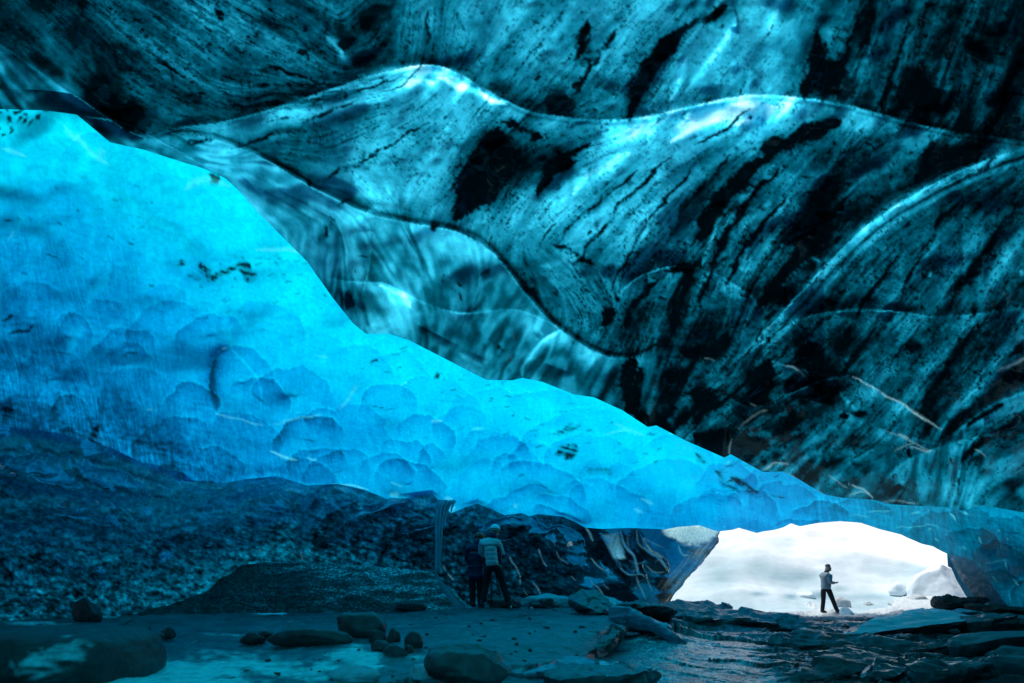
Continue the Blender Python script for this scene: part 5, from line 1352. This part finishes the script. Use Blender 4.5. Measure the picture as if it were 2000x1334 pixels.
# grey flake of ice at the right side of the mouth
fl = [[(1854, 1082), (1862, 1084), (1880, 1088), (1900, 1096)], [(1858, 1098), (1870, 1096), (1896, 1104), (1920, 1116)], [(1868, 1115), (1884, 1115), (1912, 1126), (1938, 1142)], [(1880, 1136), (1900, 1138), (1930, 1150), (1956, 1168)],
      [(1892, 1150), (1916, 1160), (1948, 1176), (1972, 1188)], [(1905, 1168), (1935, 1182), (1965, 1196), (1992, 1203)]]
fd = np.array([[15.9, 15.7, 15.3, 14.9]] * 6) - np.linspace(0, .5, 6)[:, None]
A = np.array(fl, float)
ups = 10
ii = np.linspace(0, 5, 6 * ups)
jj = np.linspace(0, 3, 4 * ups)


def bil(M):
    M1 = np.stack([np.interp(ii, range(6), M[:, j]) for j in range(4)], 1)
    return np.stack([np.interp(jj, range(4), M1[i]) for i in range(len(ii))], 0)


px_, py_, dd_ = bil(A[..., 0]), bil(A[..., 1]), bil(fd)
dd_ = dd_ + .10 * fbm(px_ / 14, py_ / 14, 701, 3)
px_ = px_ + 1.5 * fbm(px_ / 9, py_ / 9, 703, 2)
Fk = np.stack([(px_ - CX) / F * dd_, dd_, (HZ - py_) / F * dd_], -1)
tf = np.array([.26, .33, .37]) * (1 + .5 * fbm((px_ + py_) / 9, (px_ - py_) / 40, 705, 4))[..., None] * np.linspace(1.5, .5, len(ii))[:, None, None]
o = grid_mesh('ice_flake', Fk, M_VAULT, np.clip(tf, .01, 1))
tag(o, 'grey slanting flake of ice at the right side of the cave mouth', 'ice flake')

# ================================================================ 8. people
def cloth(name, c, rough=.75, bump=.25, scale=35):
    return plain_mat(name, c, rough, .3, bump, scale)


M_SKIN = cloth('skin', (.42, .26, .2), .55, .1)
M_PALE = cloth('pale_teal_nylon', (.42, .55, .60), .5)
M_NAVY = cloth('navy_nylon', (.014, .016, .06), .55)
M_BLACK = cloth('black_trousers', (.012, .013, .018), .8)
M_BOOT = cloth('boot_leather', (.03, .03, .035), .5)
M_STEEL = plain_mat('steel', (.55, .6, .62), .3, .8)
M_WHITE = plain_mat('white_helmet', (.68, .80, .95), .35, .5)
M_ORANGE = plain_mat('orange_helmet', (1.0, .022, .0), .35, .5)
M_BAND = plain_mat('dark_olive_band', (.10, .12, .03), .6, .3)
M_GREYJ = cloth('grey_blue_jacket', (.20, .28, .32), .6)
M_GLOVE = cloth('reddish_glove', (.24, .06, .035), .8)
M_BEANIE = cloth('grey_beanie', (.10, .10, .12), .9)
M_SCARF = cloth('dark_scarf', (.03, .02, .05), .9)
M_BEARD = cloth('dark_beard', (.05, .03, .025), .9)


def skin(name, verts, radii, edges, m, parent, sub=2, flat=None, root=0, post=None):
    """one continuous surface grown around joints"""
    me = bpy.data.meshes.new(name)
    me.from_pydata([tuple(v) for v in verts], edges, [])
    me.update()
    ob = bpy.data.objects.new('tmp', me)
    col.objects.link(ob)
    md = ob.modifiers.new('skin', 'SKIN')
    md.use_smooth_shade = True
    if not me.skin_vertices:
        me.skin_vertices.new()
    for i, sv in enumerate(me.skin_vertices[0].data):
        r = radii[i]
        sv.radius = r if isinstance(r, tuple) else (r, r)
        sv.use_root = (i == root)
    sb = ob.modifiers.new('sub', 'SUBSURF')
    sb.levels = sb.render_levels = sub
    dg = bpy.context.evaluated_depsgraph_get()
    res = bpy.data.meshes.new_from_object(ob.evaluated_get(dg))
    bpy.data.objects.remove(ob)
    if post:
        for vv in res.vertices:
            vv.co = post(vv.co.copy())
    return link_mesh(name, res, m, parent)


def chainify(chains):
    """chains: list of lists of (key or None, (x, y, z), r); shared keys join"""
    vs, rs, es, keys = [], [], [], {}
    for ch in chains:
        prev = None
        for key, p, r in ch:
            if key in keys:
                i = keys[key]
            else:
                i = len(vs)
                vs.append(p); rs.append(r)
                if key:
                    keys[key] = i
            if prev is not None:
                es.append((prev, i))
            prev = i
    return vs, rs, es


def lerp3(a, b, t):
    return tuple(a[i] + (b[i] - a[i]) * t for i in range(3))


def hand_chain(wrist, elbow, key, curl, side):
    """palm, four unequal curled fingers and a thumb off the side of the palm"""
    w, e = Vector(wrist), Vector(elbow)
    d = (w - e).normalized()
    s = d.cross(Vector((0, 0, 1)))
    s = s.normalized() if s.length > .1 else Vector((1, 0, 0))
    dn = s.cross(d).normalized() * curl
    out = []
    palm = w + d * .055
    out.append([(key, tuple(w), .027), (key + 'p', tuple(palm), (.038, .022))])
    for k, (off, ln) in enumerate([(-.028, .072), (-.010, .082), (.010, .078), (.028, .062)]):
        a = palm + s * off + d * .03
        b = a + d * ln * .45 + dn * ln * .12
        c = b + d * ln * .25 + dn * ln * .38
        out.append([(key + 'p', tuple(palm), .03), (None, tuple(a), .0095), (None, tuple(b), .009), (None, tuple(c), .008)])
    t0 = w + d * .03 + s * side * .035
    t1 = t0 + (d + s * side * .7).normalized() * .04 + dn * .01
    out.append([(key + 'p', tuple(palm), .03), (None, tuple(t0), .012), (None, tuple(t1), .010)])
    return out


def boot(parent, ankle, toe, spikes=False):
    a, t_ = Vector(ankle), Vector(toe)
    h = a - (t_ - a) * Vector((.35, .35, 0)).length * .3
    ch = [[(None, (a.x, a.y, a.z + .12), .058), ('a', (a.x, a.y, a.z), .055), (None, (a.x + (t_.x - a.x) * .5, a.y + (t_.y - a.y) * .5, t_.z + .02), (.052, .045)), (None, tuple(t_), (.05, .032))],
          [('a', (a.x, a.y, a.z), .055), (None, (a.x - (t_.x - a.x) * .28, a.y - (t_.y - a.y) * .28, t_.z), (.045, .035))]]
    v, r, e = chainify(ch)
    b = skin('boot', v, r, e, M_BOOT, parent)
    if spikes:
        d = (t_ - a); d.z = 0; d.normalize()
        s = Vector((-d.y, d.x, 0))
        V_, F_ = [], []
        c0 = Vector((a.x, a.y, 0))
        # strap over the instep
        for k in range(9):
            th = math.pi * k / 8
            p = c0 + d * .05 + s * math.cos(th) * .062 + Vector((0, 0, .03 + math.sin(th) * .085))
            n = len(V_)
            V_ += [p - d * .018, p + d * .018]
            if k:
                F_.append((n - 2, n - 1, n + 1, n))
        sp = mesh_from('boot_strap', V_, F_, M_STEEL, parent)
    return b


def helmet(parent, c, m, band, r=.125, tilt=0.):
    V_, F_ = [], []
    R_, S_ = 9, 24
    for i in range(R_):
        ph = i / (R_ - 1) * 1.72
        for k in range(S_):
            th = 2 * math.pi * k / S_
            rr = r * (1 + .025 * math.cos(6 * th) * math.sin(ph))
            V_.append(Vector((rr * math.sin(ph) * math.cos(th) * .92, rr * math.sin(ph) * math.sin(th) * 1.08, rr * math.cos(ph) * 1.02)))
    for i in range(R_ - 1):
        for k in range(S_):
            k2 = (k + 1) % S_
            F_.append((i * S_ + k, (i + 1) * S_ + k, (i + 1) * S_ + k2, i * S_ + k2))
    rot = Matrix.Rotation(tilt, 3, 'Y')
    V_ = [rot @ v + Vector(c) for v in V_]
    h = mesh_from('helmet', V_, F_, m, parent)
    V2, F2 = [], []
    for k in range(S_):
        th = 2 * math.pi * k / S_
        for z_, q in ((-.002, 1.035), (.02, 1.025)):
            rr = r * q * (1 if z_ < 0 else .985)
            V2.append(rot @ Vector((rr * math.cos(th) * .94, rr * math.sin(th) * 1.1, z_)) + Vector(c))
    for k in range(S_):
        k2 = (k + 1) % S_
        F2.append((2 * k, 2 * k2, 2 * k2 + 1, 2 * k + 1))
    mesh_from('headlamp_strap', V2, F2, band, h)
    return h


def head_chain(neck, head, face, m_r=.1):
    """neck, skull, jaw and nose as part of the body"""
    n, h, f = Vector(neck), Vector(head), Vector(face).normalized()
    return [[('chest', None, None)],
            [('neck', tuple(n), .058), ('skull0', tuple(h - Vector((0, 0, .05)) + f * .01), (.078, .088)), ('skull', tuple(h + Vector((0, 0, .03))), (.086, .1)), (None, tuple(h + Vector((0, 0, .10))), (.06, .07))],
            [('skull0', (0, 0, 0), 0), (None, tuple(h + f * .085 - Vector((0, 0, .085))), .038)],
            [('skull0', (0, 0, 0), 0), (None, tuple(h + f * .112 - Vector((0, 0, .018))), .016)],
            ]


def quilt(z0, z1, step, amp, axis_c):
    def f(co):
        if z0 < co.z < z1:
            k = abs(math.sin(math.pi * (co.z - z0) / step)) ** .5 - .7
            d = Vector((co.x - axis_c[0], co.y - axis_c[1], 0))
            if d.length > 1e-4:
                co += d.normalized() * k * amp
        return co
    return f


def person(loc, label, J, top, rz=0, name='person'):
    root = empty(name, loc, label, 'person', rz)
    ch = [[('pelvis', J['pelvis'], (.10, .08)), ('waist', J['waist'], (.10, .08)), ('chest', J['chest'], (.12, .09)), ('neck', J['neck'], .058)]]
    for s in 'LR':
        ch.append([('pelvis', J['pelvis'], .1), (None, J['hip' + s], .07), (None, lerp3(J['hip' + s], J['knee' + s], .5), .074), (None, J['knee' + s], .056), (None, lerp3(J['knee' + s], J['ankle' + s], .35), .054), (None, J['ankle' + s], .038)])
        ch.append([('chest', J['chest'], .1), (None, J['sh' + s], .062), (None, lerp3(J['sh' + s], J['el' + s], .5), .05), (None, J['el' + s], .042), (None, lerp3(J['el' + s], J['wr' + s], .4), .04), ('w' + s, J['wr' + s], .027)])
        ch += hand_chain(J['wr' + s], J['el' + s], 'w' + s, J.get('curl', 1), -1 if s == 'L' else 1)
    ch += head_chain(J['neck'], J['head'], J['face'])[1:]
    v, r, e = chainify(ch)
    skin('body', v, r, e, M_SKIN, root)
    h, f = Vector(J['head']), Vector(J['face']).normalized()
    sd3 = f.cross(Vector((0, 0, 1))).normalized()
    return root, h, f, sd3


def jacket(root, J, m, long=0, puff=1.0, post=None, hem=.0, arms=True, name='jacket', rnd=False):
    k = puff
    A_, B_, C_ = (J['pelvis'][0], J['pelvis'][1], J['pelvis'][2] - hem), J['waist'], J['chest']
    tor = [('hem', A_, (.172 * k, .132 * k))] + [(None, lerp3(A_, B_, q / 5), (.180 * k, .138 * k)) for q in range(1, 5)] + [('waist', B_, (.180 * k, .14 * k))] + [(None, lerp3(B_, C_, q / 5), ((.180 + .002 * q) * k, .14 * k)) for q in range(1, 5)] + [('chest', C_, (.19 * k, .14 * k)), ('col', lerp3(C_, J['neck'], .85), (.10, .085))]
    if rnd:
        tor = [(a_, b_, (.5 * (c_[0] + c_[1]) * 1.04,) * 2) for a_, b_, c_ in tor]
    ch = [tor]
    _unused = [[('hem', (J['pelvis'][0], J['pelvis'][1], J['pelvis'][2] - hem), (.165 * k, .125 * k)), ('waist', J['waist'], (.165 * k, .125 * k)), ('chest', J['chest'], (.185 * k, .135 * k)), ('col', lerp3(J['chest'], J['neck'], .85), (.10, .085))]]
    if long:
        ch.append([('hem', J['pelvis'], .1), (None, (J['pelvis'][0], J['pelvis'][1], J['pelvis'][2] - hem - long * .5), (.17 * k, .13 * k)), (None, (J['pelvis'][0], J['pelvis'][1], J['pelvis'][2] - hem - long), (.165 * k, .13 * k))])
    if arms:
        for s in 'LR':
            ch.append([('chest', J['chest'], .1), (None, J['sh' + s], .088 * k), (None, lerp3(J['sh' + s], J['el' + s], .5), .08 * k), (None, J['el' + s], .072 * k), (None, lerp3(J['el' + s], J['wr' + s], .5), .062 * k), (None, lerp3(J['el' + s], J['wr' + s], .93), .048 * k)])
    v, r, e = chainify(ch)
    return skin(name, v, r, e, m, root, sub=3, post=post)


def trousers(root, J, m, k=1.0):
    ch = [[('p', (J['pelvis'][0], J['pelvis'][1], J['pelvis'][2] + .06), (.15, .115)), ('q', (J['pelvis'][0], J['pelvis'][1], J['pelvis'][2] - .02), (.14, .115))]]
    for s in 'LR':
        ch.append([('q', J['pelvis'], .1), (None, J['hip' + s], .102 * k), (None, lerp3(J['hip' + s], J['knee' + s], .5), .09 * k), (None, J['knee' + s], .076 * k), (None, lerp3(J['knee' + s], J['ankle' + s], .5), .074 * k), (None, lerp3(J['knee' + s], J['ankle' + s], .93), .072 * k)])
    v, r, e = chainify(ch)
    return skin('trousers', v, r, e, m, root)


# --- photographer with white helmet: seen from behind, legs apart
JA = dict(pelvis=(0, 0, .93), waist=(-.03, .0, 1.12), chest=(-.05, .02, 1.34), neck=(-.01, .05, 1.50), head=(.035, .08, 1.60), face=(.45, .9, -.15), hipL=(-.09, 0, .87), kneeL=(-.14, .07, .48), ankleL=(-.22, .0, .09), hipR=(.10, 0, .87), kneeR=(.23, .05, .49), ankleR=(.35, -.02, .09),
          shL=(-.215, .03, 1.37), elL=(-.25, .2, 1.13), wrL=(-.08, .38, 1.20), shR=(.12, .05, 1.37), elR=(.20, .12, 1.10), wrR=(.10, .36, 1.18))
zA = -.53
root, h, f, s3 = person((P(962, 1188, 10.6)[0], 10.6, zA), 'person seen from behind in a pale quilted jacket and white helmet standing with legs apart', JA, 1.75)
jk = jacket(root, JA, M_PALE, puff=1.03, hem=.04, post=quilt(.84, 1.45, .09, .013, (-.03, .01)))
# navy right flank and forearm over the pale shell
ch = [[('a', (.105, .03, .92), (.075, .11)), (None, (.085, .03, 1.10), (.078, .115)), (None, (.075, .04, 1.30), (.07, .11)), (None, (.04, .05, 1.42), (.085, .09))]]
v, r, e = chainify(ch)
skin('side_panel', v, r, e, M_NAVY, jk, sub=2)
ch = [[(None, lerp3(JA['elR'], JA['shR'], .25), .079), (None, JA['elR'], .080), (None, lerp3(JA['elR'], JA['wrR'], .5), .07), (None, JA['wrR'], .052)]]
v, r, e = chainify(ch)
skin('sleeve_end', v, r, e, M_NAVY, jk, sub=2)
ch = [[(None, (-.03, .02, 1.44), (.125, .09)), (None, (-.01, .035, 1.52), (.12, .11)), (None, (.02, .06, 1.585), (.105, .115))]]
v, r, e = chainify(ch)
skin('hood', v, r, e, M_NAVY, root, sub=2)
trousers(root, JA, M_BLACK)
boot(root, JA['ankleL'], (-.20, .17, .05))
boot(root, JA['ankleR'], (.50, -.06, .05), True)
helmet(root, (.05, .085, 1.655), M_WHITE, M_BAND, .118, .12)

# --- companion in long navy coat and orange helmet, half hidden behind
JB = dict(pelvis=(0, 0, .86), waist=(0, .01, 1.04), chest=(.01, .02, 1.23), neck=(.05, .05, 1.38), head=(.075, .09, 1.47), face=(.5, .85, -.2), hipL=(-.08, 0, .80), kneeL=(-.07, .04, .44), ankleL=(-.06, .02, .09), hipR=(.08, 0, .80), kneeR=(.09, .05, .44), ankleR=(.10, .03, .09),
          shL=(-.16, .03, 1.25), elL=(-.19, .12, 1.02), wrL=(-.06, .28, 1.05), shR=(.16, .05, 1.25), elR=(.2, .16, 1.02), wrR=(.1, .3, 1.06))
root, h, f, s3 = person((P(929, 1187, 10.85)[0], 10.85, -.525), 'person in long navy coat and orange helmet half behind the one in white helmet', JB, 1.62)
jacket(root, JB, M_NAVY, long=.26, puff=.98, hem=.03, post=quilt(.55, 1.35, .11, .008, (0, .01)), name='coat')
ch = [[(None, (.01, .02, 1.30), (.12, .09)), (None, (.04, .045, 1.38), (.105, .1)), (None, (.07, .07, 1.45), (.095, .1))]]
v, r, e = chainify(ch)
skin('hood', v, r, e, M_NAVY, root, sub=2)
trousers(root, JB, M_BLACK)
boot(root, JB['ankleL'], (-.05, .2, .05))
boot(root, JB['ankleR'], (.14, .2, .05))
helmet(root, (.08, .085, 1.515), M_ORANGE, plain_mat('dark_strap', (.05, .03, .02), .7, .3), .118, .1)

# --- lone person at the cave mouth, mid step, turned to the right, hands held together in front
JC = dict(pelvis=(0, 0, .94), waist=(-.0, -.01, 1.14), chest=(-.01, -.01, 1.36), neck=(.035, -.02, 1.52), head=(.055, -.035, 1.63), face=(.55, -.83, -.05), hipL=(-.08, .02, .88), kneeL=(-.07, .03, .48), ankleL=(-.10, .05, .09), hipR=(.08, -.02, .88), kneeR=(.22, -.05, .49), ankleR=(.39, -.02, .10),
          shL=(-.06, .15, 1.37), elL=(.04, .14, 1.13), wrL=(.27, -.02, 1.12), shR=(.0, -.17, 1.37), elR=(.03, -.21, 1.11), wrR=(.27, -.09, 1.11), curl=1)
root, h, f, s3 = person((P(1613, 1200, 18.3)[0], 18.3, -1.08), 'lone person in a grey blue jacket and beanie stepping across the bright cave mouth', JC, 1.77)
jacket(root, JC, M_GREYJ, puff=1.04, hem=.06, post=quilt(.8, 1.5, .15, .004, (0, 0)), rnd=True)
trousers(root, JC, M_BLACK, 1.0)
boot(root, JC['ankleL'], (.06, .03, .05))
boot(root, JC['ankleR'], (.55, -.04, .06))
for s in 'LR':
    ch = hand_chain(JC['wr' + s], JC['el' + s], 'w', 1, -1 if s == 'L' else 1)
    ch = [[(k_, p_, (r_[0] * 1.5, r_[1] * 1.7) if isinstance(r_, tuple) else r_ * 1.5) for k_, p_, r_ in c_] for c_ in ch]
    v, r, e = chainify(ch)
    skin('glove', v, r, e, M_GLOVE, root, sub=2)
ch = [[(None, tuple(h + Vector((0, 0, .055)) - f * .01), (.10, .108)), (None, tuple(h + Vector((0, 0, .105)) - f * .01), (.092, .10)), (None, tuple(h + Vector((0, 0, .135)) - f * .015), (.07, .075)), (None, tuple(h + Vector((0, 0, .158)) - f * .015), (.03, .03))]]
v, r, e = chainify(ch)
skin('beanie', v, r, e, M_BEANIE, root, sub=2)
ch = [[(None, tuple(h - Vector((0, 0, .105)) + f * .0), (.085, .085)), (None, (.02, -.02, 1.49), (.11, .10)), (None, (-.02, -.01, 1.45), (.12, .10))]]
v, r, e = chainify(ch)
skin('scarf', v, r, e, M_SCARF, root, sub=2)
ch = [[(None, tuple(h + f * .07 - Vector((0, 0, .06))), (.05, .04)), (None, tuple(h + f * .085 - Vector((0, 0, .10))), (.04, .035))]]
v, r, e = chainify(ch)
skin('beard', v, r, e, M_BEARD, root, sub=2)
for sg in (-1, 1):
    bm = bmesh.new(); bmesh.ops.create_uvsphere(bm, u_segments=10, v_segments=6, radius=.011)
    me = bpy.data.meshes.new('eye'); bm.to_mesh(me); bm.free()
    eo = link_mesh('eye', me, M_BOOT, root)
    eo.location = h + f * .088 + s3 * sg * .033 + Vector((0, 0, .012))

# --- tripod in front of the photographer
M_TRI = plain_mat('black_tripod', (.015, .015, .017), .4, .5)
tx, ty = P(958, 1188, 10.95)[0], 11.0
root = empty('tripod', (tx, ty, zA), 'thin black camera tripod seen between the legs of the person in white helmet', 'tripod')
for a in (-1.45, .6, 2.7):
    V_, F_ = tube([(.03 * math.cos(a), .03 * math.sin(a), 1.15), (.16 * math.cos(a), .16 * math.sin(a), .6), (.30 * math.cos(a), .30 * math.sin(a), .0)], [.016, .014, .010], 8)
    mesh_from('leg', V_, F_, M_TRI, root)
V_, F_ = tube([(0, 0, .9), (0, 0, 1.22)], [.016, .016], 10)
mesh_from('centre_column', V_, F_, M_TRI, root)
V_, F_ = tube([(0, 0, 1.20), (0, 0, 1.24), (0, 0, 1.27)], [.035, .04, .03], 12)
mesh_from('head', V_, F_, M_TRI, root)

# ================================================================ world, sun, camera
w = bpy.data.worlds.new('World')
sc.world = w
w.use_nodes = True
nt = w.node_tree
bg = nt.nodes['Background']
sky = nt.nodes.new('ShaderNodeTexSky')
sky.sky_type = 'NISHITA'
sky.sun_disc = False
sd_ = Vector((-.25, .24, .94)).normalized()
elev = math.asin(sd_.z)
rot = math.atan2(sd_.x, sd_.y)
sky.sun_elevation = elev
sky.sun_rotation = rot
sky.altitude = 200
nt.links.new(sky.outputs[0], bg.inputs['Color'])
bg.inputs['Strength'].default_value = .10
sl = bpy.data.lights.new('sun', 'SUN')
sl.energy = 4.0
sl.angle = math.radians(28)
sl.color = (1, .97, .92)
so = bpy.data.objects.new('sun', sl)
col.objects.link(so)
so.rotation_euler = sd_.to_track_quat('Z', 'Y').to_euler()

cam = bpy.data.cameras.new('camera')
co = bpy.data.objects.new('camera', cam)
col.objects.link(co)
co.location = (0, 0, 0)
co.rotation_euler = (math.radians(90), 0, 0)
cam.sensor_width = 36
cam.lens = 36 * F / 2000
cam.shift_y = (HZ - 667) / 2000
cam.clip_start = .05
cam.clip_end = 500
cam.dof.use_dof = True
cam.dof.focus_distance = 9.5
cam.dof.aperture_fstop = 1.7
sc.camera = co
sc.view_settings.view_transform = 'Standard'
sc.view_settings.look = 'None'
sc.view_settings.exposure = 0
sc.cycles.use_denoising = True
sc.cycles.max_bounces = 7
sc.cycles.diffuse_bounces = 4
sc.cycles.glossy_bounces = 3
sc.cycles.transmission_bounces = 4
sc.cycles.caustics_reflective = False
sc.cycles.caustics_refractive = False
sc.cycles.sample_clamp_indirect = 4
